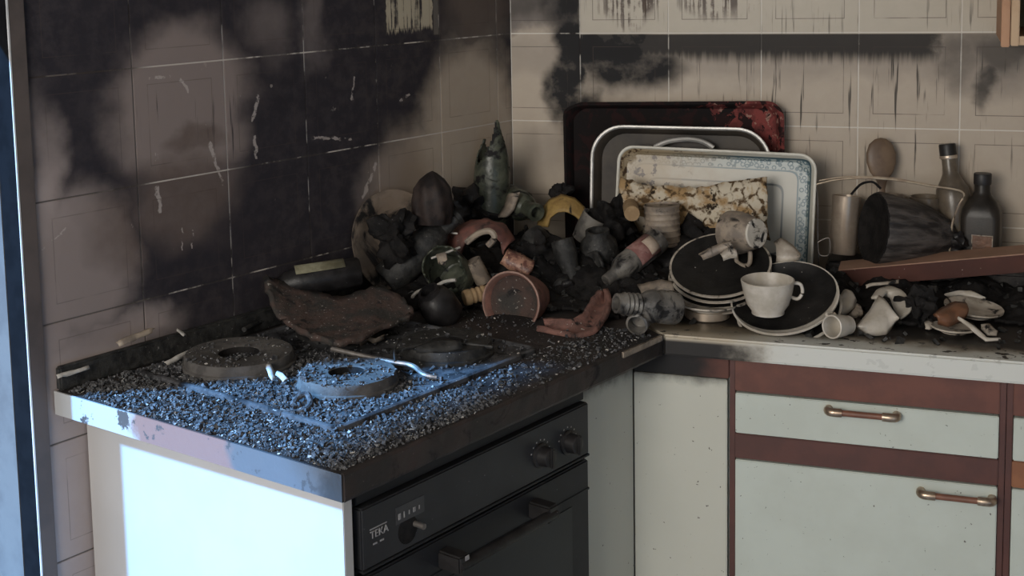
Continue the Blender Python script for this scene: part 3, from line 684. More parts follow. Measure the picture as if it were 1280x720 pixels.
def dens2(s, n): return (1.0 if s > 1.15 else .6 if s > 1.08 or n > .54 else .2) * (1 if s > .90 else .3) * (.35 if onring(s, n) else 1) * min(1, .2 + n / .2)
scatter(1500, .0007, .0038, 'pale_ash', 'pale_ash_flakes', 'small pale ash flakes along the front of the hob worktop', dens2, .25, .6)

# ---------------------------------------------------------------- loose bits lying on the hob
def bit(label, pts, m, name='plaster_flake', cat='flake', th=.0018, z=None, bulge=(0, 0, .0025)):
    n = len(pts) // 2
    o = shard(name, pts[:n], pts[n:][::-1], m, th, bulge, 8, 4, .0015, len(label))
    tag(o, label, cat)
bit('long pale plaster flake left of the rear hotplate', [(-0.2969, -1.0192, 0.9150), (-0.2922, -0.9865, 0.9170), (-0.2856, -0.9607, 0.9200), (-0.2851, -0.9595, 0.9140), (-0.2853, -0.9929, 0.9110), (-0.2940, -1.0169, 0.9090)], 'pale_ash')
bit('pale splinter leaning on the rim of the rear hotplate', [(-0.1060, -1.0158, 0.9250), (-0.0862, -1.0446, 0.9220), (-0.0700, -1.0646, 0.9150), (-0.0687, -1.0482, 0.9140), (-0.0830, -1.0316, 0.9210), (-0.0988, -1.0125, 0.9260)], 'pale_ash')
bit('pale chip beside the splinter on the rear hotplate', [(-0.0711, -1.0402, 0.9220), (-0.0570, -1.0448, 0.9220), (-0.0439, -1.0538, 0.9180), (-0.0522, -1.0604, 0.9140), (-0.0651, -1.0493, 0.9160), (-0.0730, -1.0452, 0.9180)], 'pale_ash')
bit('pale square chip lying at the foot of the large terracotta shard', [(-0.1082, -0.7712, 0.9250), (-0.0934, -0.7652, 0.9260), (-0.0624, -0.7873, 0.9240), (-0.0629, -0.8042, 0.9110), (-0.0708, -0.8079, 0.9070), (-0.0877, -0.7885, 0.9120)], 'porcelain_tan')
bit('crumpled pale strip in front of the large terracotta shard', [(-0.0246, -0.8230, 0.9150), (-0.0215, -0.7985, 0.9200), (-0.0039, -0.8036, 0.9170), (0.0090, -0.7865, 0.9220), (0.0056, -0.7830, 0.9120), (-0.0045, -0.8028, 0.9080), (-0.0208, -0.7938, 0.9100), (-0.0281, -0.8092, 0.9050)], 'porcelain_tan')
bit('broken pale trim chip on the upstand by the tiled wall', [(-0.3563, -1.0707, 0.9582), (-0.3481, -1.0475, 0.9634), (-0.3303, -0.9974, 0.9649), (-0.3261, -1.0093, 0.9601), (-0.3400, -1.0487, 0.9533), (-0.3482, -1.0717, 0.9509)], 'porcelain_tan')
bit('peeled pale sliver on the worktop by the door frame', [(-0.3955, -1.1812, 0.9321), (-0.3881, -1.1602, 0.9317), (-0.3753, -1.1242, 0.9313), (-0.3701, -1.1275, 0.9274), (-0.3824, -1.1621, 0.9261), (-0.3903, -1.1844, 0.9283)], 'pale_ash')
bit('small pale splinter on the black worktop behind the rear hotplate', [(-0.3128, -0.9479, 0.9500), (-0.3081, -0.9406, 0.9426), (-0.3045, -0.9365, 0.9360), (-0.3022, -0.9479, 0.9379), (-0.3057, -0.9520, 0.9445), (-0.3093, -0.9561, 0.9496)], 'pale_ash')
bit('grey burnt slab lying on the front right hotplate', [(0.1087, -0.8995, 0.9350), (0.1303, -0.8474, 0.9400), (0.1722, -0.8433, 0.9380), (0.1792, -0.8514, 0.9270), (0.1534, -0.8711, 0.9250), (0.1105, -0.8903, 0.9270)], 'char_grey', 'burnt_slab', 'debris', .006)
def rod(label, pts, r, m, name='metal_rod', cat='rod'):
    P = smooth_path(pts, 5); org = min(P, key=lambda v: v.z).copy()
    o = obj(name, tube_bm([p - org for p in P], r, 8), m, None, True); o.location = org
    return tag(o, label, cat)
rod('bent grey metal rod lying beside the front left hotplate', [(-0.0393, -0.9024, 0.9250), (0.0210, -0.9201, 0.9240), (0.0819, -0.9330, 0.9220), (0.1209, -0.9343, 0.9190), (0.1512, -0.9578, 0.9140), (0.1726, -0.9559, 0.9100)], .0042, 'steel_dull')
rod('straight dark rod across the front right hotplate', [(0.0725, -0.9069, 0.9300), (0.1053, -0.8588, 0.9300), (0.1445, -0.8278, 0.9300), (0.2219, -0.8176, 0.9250)], .0035, 'char_grey')
rod('short dark rod behind the rear hotplate', [(-0.2586, -0.8154, 0.9180), (-0.2545, -0.7466, 0.9180), (-0.2476, -0.7220, 0.9120)], .005, 'char_grey')
rod('thin upright charred wire at the end of the bent rod', [(0.0921, -0.9367, 0.9240), (0.0830, -0.9177, 0.9340), (0.0749, -0.8839, 0.9430)], .002, 'char_grey')
rod('twisted charred cable in front of the front left hotplate', [(0.0052, -1.1393, 0.9060), (0.0057, -1.1209, 0.9140), (0.0187, -1.1136, 0.9180), (0.0315, -1.1290, 0.9090), (0.0306, -1.1545, 0.9060), (0.0011, -1.1708, 0.9060)], .0048, 'dark_ash', 'burnt_cable', 'cable')

for q in range(34):
    while True:
        x = rnd.uniform(-.08, .66); y = rnd.uniform(-.44, -.10); n = x * LN.x + y * LN.y
        if n > .10 and heap(x, y) > .03: break
    a = rnd.uniform(.012, .030); z = .900 + heap(x, y)
    d = Vector((rnd.uniform(-1, 1), rnd.uniform(-1, 1), rnd.uniform(-.2, 1))).normalized(); e = d.cross(Vector((rnd.uniform(-1, 1), rnd.uniform(-1, 1), .3))).normalized()
    c = Vector((x, y, z + a * .3))
    A = [c - d * a - e * a * .5, c - d * a * .3 - e * a * rnd.uniform(.5, 1.1), c + d * a * 1.1 - e * a * .1]; Bq = [c - d * a + e * a * .4, c + e * a * rnd.uniform(.5, 1.0), c + d * a * 1.1 + e * a * .1]
    o = shard('charred_fragment', A, Bq, ('char', 'char_gloss', 'char_grey')[q % 3], rnd.uniform(.003, .007), tuple(d.cross(e) * a * .3), 8, 4, .003, q)
    near = min(((.17, -.50), 'the terracotta pot lying on its side'), ((.20, -.15), 'the yellow bowl fragment'), ((.50, -.22), 'the tilted plate stack'), ((.06, -.18), 'the broken green bottle'), ((.40, -.30), 'the bottle with a red label'), ((.08, -.36), 'the arched terracotta piece'), ((-.02, -.40), 'the broken green jar'), ((.30, -.28), 'the charred jars in mid heap'), ((.36, -.16), 'the ribbed tin'), key=lambda v: math.hypot(v[0][0] - x, v[0][1] - y))[1]
    tag(o, ('dull black', 'glossy black', 'ash grey')[q % 3] + ' jagged charred fragment in the heap by ' + near, 'fragment', 'charred fragments in the corner heap')
# ---------------------------------------------------------------- trays leaning on the back wall
def tray(name, label, w, h, rad, depth, m, px_center, lean, roll=0, rim=.012, rim_m=None, wob=0):
    bm = rstack([(w - .05, h - .05, rad * .7, 0), (w - .03, h - .03, rad * .8, .001), (w - .008, h - .008, rad * .97, depth - .002), (w, h, rad, depth), (w, h, rad, depth + .002), (w - rim, h - rim, rad - rim / 2, depth + .003), (w - rim - .008, h - rim - .008, rad - rim / 2 - .004, depth), (w - .036, h - .036, rad * .78, .0035), (w - .056, h - .056, rad * .66, .003)], n=10)
    for v in bm.verts:
        if wob: v.co += Vector(mnoise.noise_vector(v.co * 28)) * wob * (2.2 if v.co.x < 0 else 1)
    o = obj(name, bm, m, None, True, 35)
    # local x right, local y up, local z out of the wall
    o.matrix_world = Matrix.Translation(px_center) @ Matrix.Rotation(R(90 - lean), 4, 'X') @ Matrix.Rotation(R(roll), 4, 'Z')
    if rim_m:
        e = obj('rim', rstack([(w + .001, h + .001, rad, depth - .003), (w + .003, h + .003, rad + .001, depth), (w + .002, h + .002, rad, depth + .004), (w - rim * .6, h - rim * .6, rad - rim * .3, depth + .005), (w - rim * 1.3, h - rim * 1.3, rad - rim * .65, depth + .0035), (w - rim * 1.5, h - rim * 1.5, rad - rim * .75, depth - .001)], False, False, 10), rim_m, o, True, 60)
    return tag(o, label, 'tray')
k = NT('red_tray'); p = k.pos(); sp = k.n('ShaderNodeSeparateXYZ'); k.put(sp.inputs[0], p); dz = k.noise(p, 26, 5, .6, .5)
xx = k.math('ADD', sp.outputs[0], k.math('MULTIPLY', k.math('SUBTRACT', dz, .5), .25))
cm = k.mix(k.step(dz, .40, .60), (.185, .045, .040), (.10, .028, .026))
cm = k.mix(k.step(k.noise(p, 70, 3), .60, .64), cm, (.26, .15, .12))
cm = k.mix(k.step(k.math('ADD', dz, k.step(xx, .32, .62)), 1.10, 1.02), cm, (.011, .009, .009))
cm = k.mix(k.step(k.noise(p, 34, 4, .6, .8), .52, .56), cm, (.020, .010, .010))
k.bump(dz, .4, .003); MT['red_tray'] = k.fin(cm, .75, 0, .08)
MT['rim_steel'] = grimy('rim_steel', (.46, .445, .42), (.32, .31, .29), 16, soot=.22, ss=12, rough=.38, metal=.45, bump=.1)
MT['tray_steel'] = grimy('tray_steel', (.060, .049, .038), (.034, .029, .025), 9, soot=.26, ss=9, rough=.55, metal=0, bump=.15, spec=.3)
tray('serving_tray', 'large red tray burnt black, rearmost of the trays leaning on the tiles', .482, .36, .04, .022, 'red_tray', (.379, -.030, 1.084), 3, 1.3, wob=.0022)
tray('roasting_tray', 'silver metal tray with rounded rim between the red tray and the patterned tray',   .385, .30, .072, .03, 'tray_steel', (.403, -.072, 1.063), 6, 0, .009, rim_m='rim_steel')
# enamel tray: object-space print of blue border and frame lines
k = NT('enamel'); oc = k.n('ShaderNodeSeparateXYZ'); k.put(oc.inputs[0], k.objc()); p = k.pos()
ax = k.math('SUBTRACT', .207, k.math('ABSOLUTE', oc.outputs[0])); ay = k.math('SUBTRACT', .138, k.math('ABSOLUTE', oc.outputs[1]))
d = k.math('SMOOTH_MIN', ax, ay, .03)
dn = k.noise(p, 20, 5, .6)
cm = k.mix(dn, (.36, .345, .295), (.45, .435, .38))
band = k.math('MULTIPLY', k.step(d, .011, .014), k.step(d, .036, .033))
wav = k.n('ShaderNodeTexVoronoi'); k.put(wav.inputs['Vector'], k.objc()); wav.inputs['Scale'].default_value = 105
cm = k.mix(k.math('MULTIPLY', band, .95), cm, k.mix(k.step(k.math('ABSOLUTE', k.math('SUBTRACT', wav.outputs[0], .42)), .06, .16), (.070, .125, .150), (.33, .37, .36)))
def ring(a, w): return k.step(k.math('ABSOLUTE', k.math('SUBTRACT', d, a)), w, w * .5)
for a, w, c in ((.0115, .0022, (.05, .085, .10)), (.0365, .0020, (.10, .16, .185)), (.066, .0026, (.13, .145, .145))): cm = k.mix(ring(a, w), cm, c)
lf = k.math('ADD', oc.outputs[0], k.math('MULTIPLY', k.math('SUBTRACT', dn, .5), .25))
cm = k.mix(k.math('MULTIPLY', k.step(lf, .10, -.16), .8), cm, (.30, .215, .115))
cm = k.mix(k.math('MULTIPLY', k.step(k.noise(p, 55, 4), .56, .62), k.step(lf, .02, -.13)), cm, (.06, .035, .02))
MT['enamel'] = k.fin(cm, .35, 0, .4)
MT['enamel_rim'] = grimy('enamel_rim', (.50, .48, .42), (.42, .40, .34), 20, soot=.12, ss=18, rough=.35, bump=.05)
tray('enamel_tray', 'white tray with a blue patterned border leaning in front of the metal tray', .414, .276, .035, .014, 'enamel', (.481, -.122, 1.033), 9, -1.2, .008, 'enamel_rim')
o = rod('pale curved handle sticking up behind the patterned tray', [(0.3507, -0.0960, 1.1711), (0.3798, -0.0940, 1.1837), (0.4192, -0.0940, 1.1899), (0.4532, -0.0940, 1.1856), (0.4772, -0.0960, 1.1728)], .0055, 'rim_steel', 'lid_handle', 'handle')
# ---------------------------------------------------------------- burnt pack, tin and roll in front of the trays
o = shard('burnt_paper', [(0.2986, -0.1900, 1.1199), (0.3372, -0.1800, 1.1061), (0.3998, -0.1720, 1.0986), (0.4698, -0.1720, 1.1029), ((0.5361, -0.1780, 1.1148)), (0.5979, -0.1850, 1.1281)], [(0.3050, -0.2050, 1.0530), (0.3492, -0.1900, 1.0351), (0.3886, -0.1850, 1.0156), (0.4420, -0.1850, 0.9776), (0.4818, -0.1850, 1.0067), (0.6061, -0.1950, 1.0019)], 'paper', .004, (0, -.006, 0), 26, 8, .004, 3)
tag(o, 'mottled brown scorched sheet standing in front of the patterned tray', 'sheet')
ribs = [(0, 0), (.036, 0), (.037, .003)]
for q in range(6): ribs += [(.0355, .006 + q * .012), (.037, .009 + q * .012), (.0355, .012 + q * .012), (.0355, .014 + q * .012)]
o = lathe('tin_can', ribs + [(.037, .082), (.0355, .084), (.0345, .080), (0, .079)], 'porcelain_tan', seg=36)
orient(o, (0.3968, -0.2350, 0.9891), (-0.0403, 0.0023, 1.0060)); tag(o, 'ribbed sooty tin in front of the scorched sheet', 'tin')
o = lathe('cork_roll', [(0, 0), (.0155, 0), (.016, .002), (.016, .09), (0, .09)], 'cork', seg=20)
orient(o, (0.3446, -0.2900, 1.0622), (-0.2574, 0.9764, -0.0185)); tag(o, 'round yellowish roll end poking out above the labelled bottle', 'roll')

# ---------------------------------------------------------------- left part of the heap
o = shard('terracotta_shard', [(-0.2451, -0.7510, 1.0008), (-0.2184, -0.7079, 0.9770), (-0.1765, -0.6920, 0.9620), (-0.1198, -0.6998, 0.9570), (-0.0881, -0.6679, 0.9620), (-0.0624, -0.6283, 0.9680), (-0.0147, -0.6568, 0.9550), (0.0245, -0.6905, 0.9450)],
[(-0.1880, -0.8071, 0.9450), (-0.1452, -0.8406, 0.9380), (-0.0960, -0.8700, 0.9340), (-0.0568, -0.8874, 0.9320), (-0.0273, -0.8954, 0.9310), (-0.0046, -0.8558, 0.9330), (0.0106, -0.7785, 0.9360), (0.0308, -0.7177, 0.9450)], 'terracotta_ash', .010, (0.0058, -0.0163, -0.0101), 40, 12, .004, 1)
tag(o, 'large ash dusted terracotta dish fragment at the left end of the heap', 'shard')
o = lathe('charred_bottle', [(0, 0), (.026, 0), (.029, .004), (.030, .08), (.029, .12), (.020, .145), (.013, .155), (.0125, .18), (0, .18)], 'char_gloss', wob=.05, seed=2)
face(o, (-0.1112, -0.6221, 0.9900), (-0.8471, -0.5965, -0.0773), (0.1006, -0.4998, 0.8660), R(62)); tag(o, 'black charred bottle lying behind the large terracotta fragment', 'bottle')
lb = obj('label_scrap', lathe_bm([(.0312, .03), (.0314, .125)], 10, R(40), R(85), wob=.05, seed=2), 'olive', o, True); solid(lb, .001, 1)
MT['plate_burnt'] = grimy('plate_burnt', (.20, .155, .12), (.11, .088, .07), 18, soot=.52, ss=11, rough=.5, bump=.2)
o = lathe('dinner_plate', plate_prof(.108, .02), 'plate_burnt', seg=48)
orient(o, (-0.1227, -0.4359, 1.0067), tuple(LN * .93 + LD * .22 + Vector((0, 0, .28)))); tag(o, 'sooty tan plate standing on edge against the left wall', 'plate')
o = lathe('charred_jar', [(0, 0), (.036, 0), (.041, .02), (.0425, .045), (.038, .072), (.025, .090), (.010, .102), (0, .107)], 'char_brown', seg=60, ridge=.045, nridge=8, sub=3)
orient(o, (-0.0329, -0.4368, 1.0644) , (-0.0015, 0.0697, 0.9988)); tag(o, 'dark brown pointed jar beside the sooty tan plate', 'jar')
bpy.data.objects[o.name].location.z -= .012
def kg(th, t):
    th = (th + 2 * PI) % (2 * PI)
    h = .55 + .48 * math.exp(-((th - 5.2) / .75) ** 2) + .20 * math.exp(-((th - 2.4) / .5) ** 2)
    return t < h + .05 * mnoise.noise(Vector((math.cos(th) * 4, math.sin(th) * 4, 1)))
o = lathe('green_bottle', [(0, 0), (.036, 0), (.040, .005), (.040, .11), (.039, .13), (.034, .16), (.026, .19), (.019, .215), (.015, .235)], 'glass_green', seg=44, sub=5, keep=kg)
solid(o, .003); orient(o, (0.0001, -0.1700, 0.9972), (0.0371, 0.0523, 1.0016), R(20)); tag(o, 'broken green glass bottle with a tall pointed edge standing in the corner', 'bottle')
o = lathe('dark_bottle', bottle_prof(.034, .19, .017), 'glass_green', seg=28)
orient(o, (-0.0103, -0.0850, 1.0518), (0.6918, -0.7148, -0.0542)); tag(o, 'dark bottle pointing its neck towards the room beside the green broken bottle', 'bottle')
o = shard('pale_shard', [(0.0525, -0.2100, 1.0252), (0.0691, -0.2100, 1.0434), (0.0825, -0.2100, 1.0824)], [(0.0254, -0.2000, 1.0220), (0.0407, -0.1950, 1.0465), (0.0539, -0.2000, 1.0761)], 'porcelain_tan', .003, (0.0028, -0.0074, 0.0009), 10, 5, .001, 4)
tag(o, 'curved pale shard below the dark bottle neck in the corner', 'shard')
o = lump('charred_lump', (.05, .035, .045), 'char_gloss', 4); o.location = (-0.0352, -0.2000, 1.0370); tag(o, 'glossy black charred lump between the pointed jar and green bottle', 'lump')
o = lump('charred_lump', (.042, .034, .040), 'char', 7); o.location = (-0.0890, -0.5054, 1.0360); tag(o, 'black charred lump in front of the plate on the left wall', 'lump')
# terracotta pot wall arching over the heap
o = shard('terracotta_pot_piece', [(-0.0417, -0.3600, 0.9748), (-0.0303, -0.3500, 1.0107), (0.0003, -0.3400, 1.0322), (0.0463, -0.3400, 1.0446), (0.0912, -0.3500, 1.0369), (0.1145, -0.3600, 1.0068)], [(0.0138, -0.4000, 0.9832), (0.0283, -0.4000, 1.0106), (0.0562, -0.4000, 1.0269), (0.0803, -0.4000, 1.0314), (0.1003, -0.4000, 1.0144), (0.1066, -0.4000, 0.9884)], 'terracotta_dark', .009, (0.0041, -0.0105, 0.0073), 30, 8, .002, 2)
tag(o, 'arched red terracotta pot piece on top of the heap', 'shard')
rod('curled grey handle under the arched terracotta piece', [(0.0447, -0.4500, 1.0202), (0.0705, -0.4500, 1.0394), (0.0941, -0.4500, 1.0454), ((0.1039, -0.4500, 1.0330)), (0.0901, -0.4500, 1.0162)], .0065, 'porcelain_tan', 'curled_handle', 'handle')
o = lathe('charred_bottle', bottle_prof(.036, .20, .016, .60), 'char_grey', seg=30, wob=.05, seed=5)
orient(o, (-0.1115, -0.5000, 0.9422), (0.5742, 0.5023, 0.5765)); tag(o, 'grey charred bottle lying diagonally above the large terracotta fragment', 'bottle')
o = lathe('amber_jar', [(0, 0), (.026, 0), (.034, .015), (.036, .035), (.030, .055), (.020, .065), (0, .066)], 'amber', seg=28)
orient(o, (-0.1294, -0.3800, 0.9639), (-0.0997, -0.2441, 0.9330)); tag(o, 'small round amber brown jar behind the grey charred bottle', 'jar')
rod('thin pale wire across the top of the grey charred bottle', [(-0.0978, -0.4000, 1.0275), (-0.0393, -0.4000, 1.0287), (0.0079, -0.4000, 1.0261)], .002, 'pale_ash')
o = shard('pale_shard', [(-0.0655, -0.4100, 1.0227), (-0.0407, -0.4100, 1.0273), (-0.0128, -0.4100, 1.0271)], [(-0.0583, -0.4200, 1.0118), (-0.0319, -0.4200, 1.0149), (-0.0094, -0.4200, 1.0127)], 'pale_ash', .004, (0.0014, -0.0037, 0.0005), 8, 4, .0012, 8)
tag(o, 'ash grey shard lying against the arched terracotta piece', 'shard')
o = lathe('green_jar', [(0, 0), (.036, 0), (.042, .006), (.044, .03), (.044, .06), (.040, .08), (.032, .092), (.031, .105)], 'glass_green', seg=36, sub=4, keep=jag(3, .45, .85, 2.5, 2.0))
solid(o, .0035); orient(o, (0.0204, -0.4400, 0.9364), (-0.1876, -0.7440, 0.6374)); tag(o, 'broken green glass jar with jagged rim in the middle of the heap', 'jar')
o = shard('glass_shard', [(-0.0015, -0.5000, 1.0041), (0.0172, -0.5000, 1.0099), (0.0205, -0.5000, 1.0053)], [(0.0070, -0.5100, 0.9875), (0.0204, -0.5100, 0.9851), (0.0257, -0.5100, 0.9982)], 'porcelain_tan', .002, (0, 0, 0), 6, 4, .0008, 2); tag(o, 'bright pale chip stuck in the broken green jar', 'shard')
rod('pale twisted strip hanging in front of the broken green jar', [(-0.0553, -0.5300, 0.8996), (-0.0340, -0.5300, 0.9317), (0.0001, -0.5300, 0.9436), ((0.0272, -0.5300, 0.9582)), (0.0506, -0.5300, 0.9628)], .0035, 'pale_ash', 'twisted_strip', 'strip')
rod('thin grey rod lying on the broken green jar', [(-0.0119, -0.5000, 0.9954), (0.0164, -0.4800, 1.0056), (0.0346, -0.4600, 1.0120)], .0022, 'pale_ash')
o = lathe('charred_jar', [(0, 0), (.030, 0), (.036, .008), (.037, .04), (.030, .06), (.022, .066), (.021, .075), (.016, .075), (.016, .06), (0, .06)], 'char_gloss', seg=30, wob=.06, seed=8)
orient(o, (0.0581, -0.5983, 0.9050), (-0.3430, -0.4592, 0.8025)); tag(o, 'squat black charred jar below the twisted pale strip', 'jar')
# terracotta pot lying with its mouth to the room
MT['terracotta_pale'] = grimy('terracotta_pale', (.30, .19, .155), (.22, .13, .105), 40, soot=.25, ss=24, rough=.8, bump=.2)
t = thing('terracotta_pot', 'terracotta pot lying on its side with an ash dusted mouth facing the room', 'pot', (0, 0, 0))
ORI[t.name] = Vector((0, 0, 0))
o = lathe('pot_body', [(0, 0), (.030, 0), (.036, .004), (.046, .035), (.054, .075), (.058, .105), (.0595, .109), (.0575, .110), (.052, .104), (.047, .075), (.039, .036), (.030, .012), (0, .010)], 'terracotta', t, seg=44)
o = lathe('ash_inside', [(0, .020), (.030, .020), (.040, .045), (.0505, .094), (.044, .088), (.02, .080), (0, .076)], 'terracotta_ash', t, seg=32, wob=.02)
lathe('pot_rim', [(.0585, .1045), (.0605, .108), (.060, .1115), (.0570, .112), (.0555, .109)], 'terracotta_pale', t, seg=44)
orient(t, (0.1814, -0.4400, 0.9160), (-0.1241, -0.9765, 0.1321))
o = lathe('bottle_neck', [(0, 0), (.014, 0), (.016, .004), (.016, .012), (.0135, .016), (.0155, .021), (.0135, .026), (.0155, .031), (.0135, .036), (.0155, .041), (.0135, .046), (.014, .07), (0, .07)], 'cork', seg=24)
orient(o, (0.0718, -0.5450, 0.9315), (0.7530, 0.6255, 0.1627)); tag(o, 'short threaded bottle neck with a flat tan end left of the terracotta pot', 'bottle neck')
o = shard('ornate_shard', [(0.1136, -0.4000, 0.9987), (0.1404, -0.4000, 0.9904), (0.1703, -0.4000, 0.9757)], [(0.1045, -0.4200, 0.9763), (0.1328, -0.4200, 0.9617), (0.1627, -0.4200, 0.9489)], 'ornate', .008, (0.0035, -0.0093, 0.0012), 14, 6, .0015, 6); tag(o, 'ornate red and gold band fragment above the terracotta pot', 'shard')
o = lathe('bottle_stub', [(0, 0), (.016, 0), (.017, .003), (.017, .05), (0, .05)], 'porcelain_tan', seg=20); orient(o, (0.0767, -0.4400, 0.9400), (-0.3192, -0.2384, 0.7771)); tag(o, 'short burnt stub leaning on the left of the terracotta pot', 'stub')
# ---------------------------------------------------------------- middle of the heap
o = shard('terracotta_bowl_shard', [(0.2421, -0.6262, 0.9080), (0.2810, -0.6352, 0.9060), (0.3234, -0.6428, 0.9040), (0.3496, -0.6123, 0.9080), (0.3554, -0.5565, 0.9220), (0.3493, -0.4994, 0.9360), (0.3316, -0.4646, 0.9480)],
    [(0.2519, -0.6122, 0.9200), (0.2728, -0.5949, 0.9200), (0.2978, -0.5861, 0.9180), (0.3100, -0.5575, 0.9220), (0.3118, -0.5226, 0.9300), (0.3149, -0.4920, 0.9380), (0.3224, -0.4717, 0.9460)], 'terracotta_sooty', .010, (0.0010, 0.0135, -0.0157), 28, 8, .002, 9)
tag(o, 'curved terracotta bowl fragment right of the terracotta pot', 'shard')
o = shard('yellow_bowl_shard', [(0.1085, -0.1700, 0.9989), (0.1164, -0.1700, 1.0346), (0.1366, -0.1700, 1.0601), (0.1636, -0.1700, 1.0735), (0.1920, -0.1700, 1.0659), (0.2147, -0.1700, 1.0460)], [(0.1391, -0.2000, 1.0063), (0.1466, -0.2000, 1.0276), (0.1641, -0.2050, 1.0398), (0.1800, -0.2050, 1.0422), (0.1962, -0.2000, 1.0368), (0.2144, -0.1900, 1.0185)], 'yellow', .005, (0.0014, -0.0035, 0.0024), 22, 6, .001, 5)
tag(o, 'yellow ochre bowl fragment standing behind the heap', 'shard')
o = lump('charred_lump', (.02, .015, .02), 'char', 9); o.location = (0.1496, -0.1200, 1.0678); tag(o, 'small charred lump behind the yellow bowl fragment', 'lump')
o = lathe('charred_bottle', bottle_prof(.030, .17, .014, .55), 'char_grey', seg=28, wob=.08, seed=11)
orient(o, (0.1303, -0.3000, 1.0104), (0.7497, -0.2742, -0.5779)); tag(o, 'grey charred bottle slumped below the yellow bowl fragment', 'bottle')
o = lathe('charred_bottle', [(0, 0), (.016, 0), (.019, .02), (.018, .05), (.024, .08), (.022, .11), (0, .112)], 'char_grey', seg=24, wob=.1, seed=12)
orient(o, (0.2533, -0.3800, 0.9141), (-0.3153, 0.1057, 0.9383)); tag(o, 'slim charred bottle standing up in the middle of the heap', 'bottle')
o = lathe('glass_tumbler', cup_prof(.031, .060, .024), 'glass_grey', seg=30)
orient(o, (0.2219, -0.2200, 0.9868), (0.4937, 0.0175, 0.8130)); tag(o, 'sooted glass tumbler right of the yellow bowl fragment', 'tumbler')
o = lathe('charred_jar', [(0, 0), (.034, 0), (.039, .008), (.040, .05), (.036, .075), (.025, .088), (.024, .10), (.019, .10), (.019, .07), (0, .07)], 'char_grey', seg=30, wob=.05, seed=14)
orient(o, (0.2827, -0.3000, 0.9316), (-0.0435, -0.1616, 0.9949)); tag(o, 'dark grey charred jar left of the bottle with a red label', 'jar')
o = lump('charred_lump', (.045, .045, .055), 'char', 15); o.location = (0.2812, -0.2000, 1.0116); tag(o, 'black charred lump under the round yellowish roll', 'lump')
o = lump('charred_lump', (.05, .04, .04), 'char', 16); o.location = (0.1591, -0.3400, 0.9784); tag(o, 'black charred lump behind the ornate band fragment', 'lump')
t = thing('labelled_bottle', 'sooty clear bottle with a red and cream label lying diagonally on the heap', 'bottle', (0, 0, 0))
o = lathe('glass', [(0, .004), (.020, .002), (.024, 0), (.026, .005), (.026, .095), (.023, .11), (.013, .125), (.012, .15), (0, .15)], 'glass_grey', t, seg=32)
l1 = obj('label_paper', lathe_bm([(.0264, .022), (.0266, .075)], 16, R(-75), R(55)), 'red_label', t, True); solid(l1, .0006, 1)
l2 = obj('label_paper', lathe_bm([(.0268, .022), (.0270, .046)], 10, R(-60), R(15)), 'cream_label', t, True); solid(l2, .0006, 1)
face(t, (0.4039, -0.3100, 1.0166), (-0.5743, -0.7232, -0.4500), (0.3810, -0.6974, 0.5924), R(-15))
o = lathe('pan_lid', [(0, .012), (.012, .012), (.016, .004), (.055, -.008), (.060, -.012), (.060, -.014), (.05, -.010), (0, .002)], 'char_gloss', seg=36)
orient(o, (0.4347, -0.2700, 0.9721), (0.1752, -0.7149, 0.6409)); tag(o, 'black round lid behind the stack of plates', 'lid')
o = lump('charred_lump', (.055, .04, .05), 'char', 18); o.location = (0.4595, -0.1900, 0.9762); tag(o, 'black charred lump behind the tipped white cup', 'lump')
o = shard('cup_shard', [(0.3839, -0.4200, 0.9470), (0.4095, -0.4300, 0.9573), (0.4343, -0.4300, 0.9636), (0.4558, -0.4300, 0.9603)], [(0.3975, -0.4400, 0.9307), (0.4172, -0.4450, 0.9286), (0.4402, -0.4450, 0.9271), (0.4561, -0.4400, 0.9300)], 'porcelain_tan', .004, (0.0035, -0.0091, 0.0031), 14, 5, .001, 10); tag(o, 'pale greenish cup shard just left of the plate stack', 'shard')
gr = [(0, 0), (.028, 0), (.031, .004), (.031, .035), (.029, .040), (.029, .045), (.031, .05), (.028, .062), (.022, .072)]
for q in range(4): gr += [(.0185, .078 + q * .009), (.0215, .0825 + q * .009)]
o = lathe('ribbed_bottle', gr + [(.018, .116), (.018, .125), (.013, .125), (.013, .10), (0, .10)], 'glass_grey', seg=32)
orient(o, (0.4810, -0.5309, 0.9380), (-0.7514, -0.6360, 0.1809)); tag(o, 'grey ribbed glass bottle lying at the worktop corner', 'bottle')
o = lathe('ribbed_jar', [(0, 0), (.018, 0), (.021, .004), (.021, .03), (.018, .036), (.020, .04), (.016, .042), (.016, .012), (0, .012)], 'glass_grey', seg=24)
orient(o, (0.4210, -0.5553, 0.9250), (-0.0089, -0.9881, -0.1363)); tag(o, 'small grey glass jar opening under the ribbed bottle', 'jar')
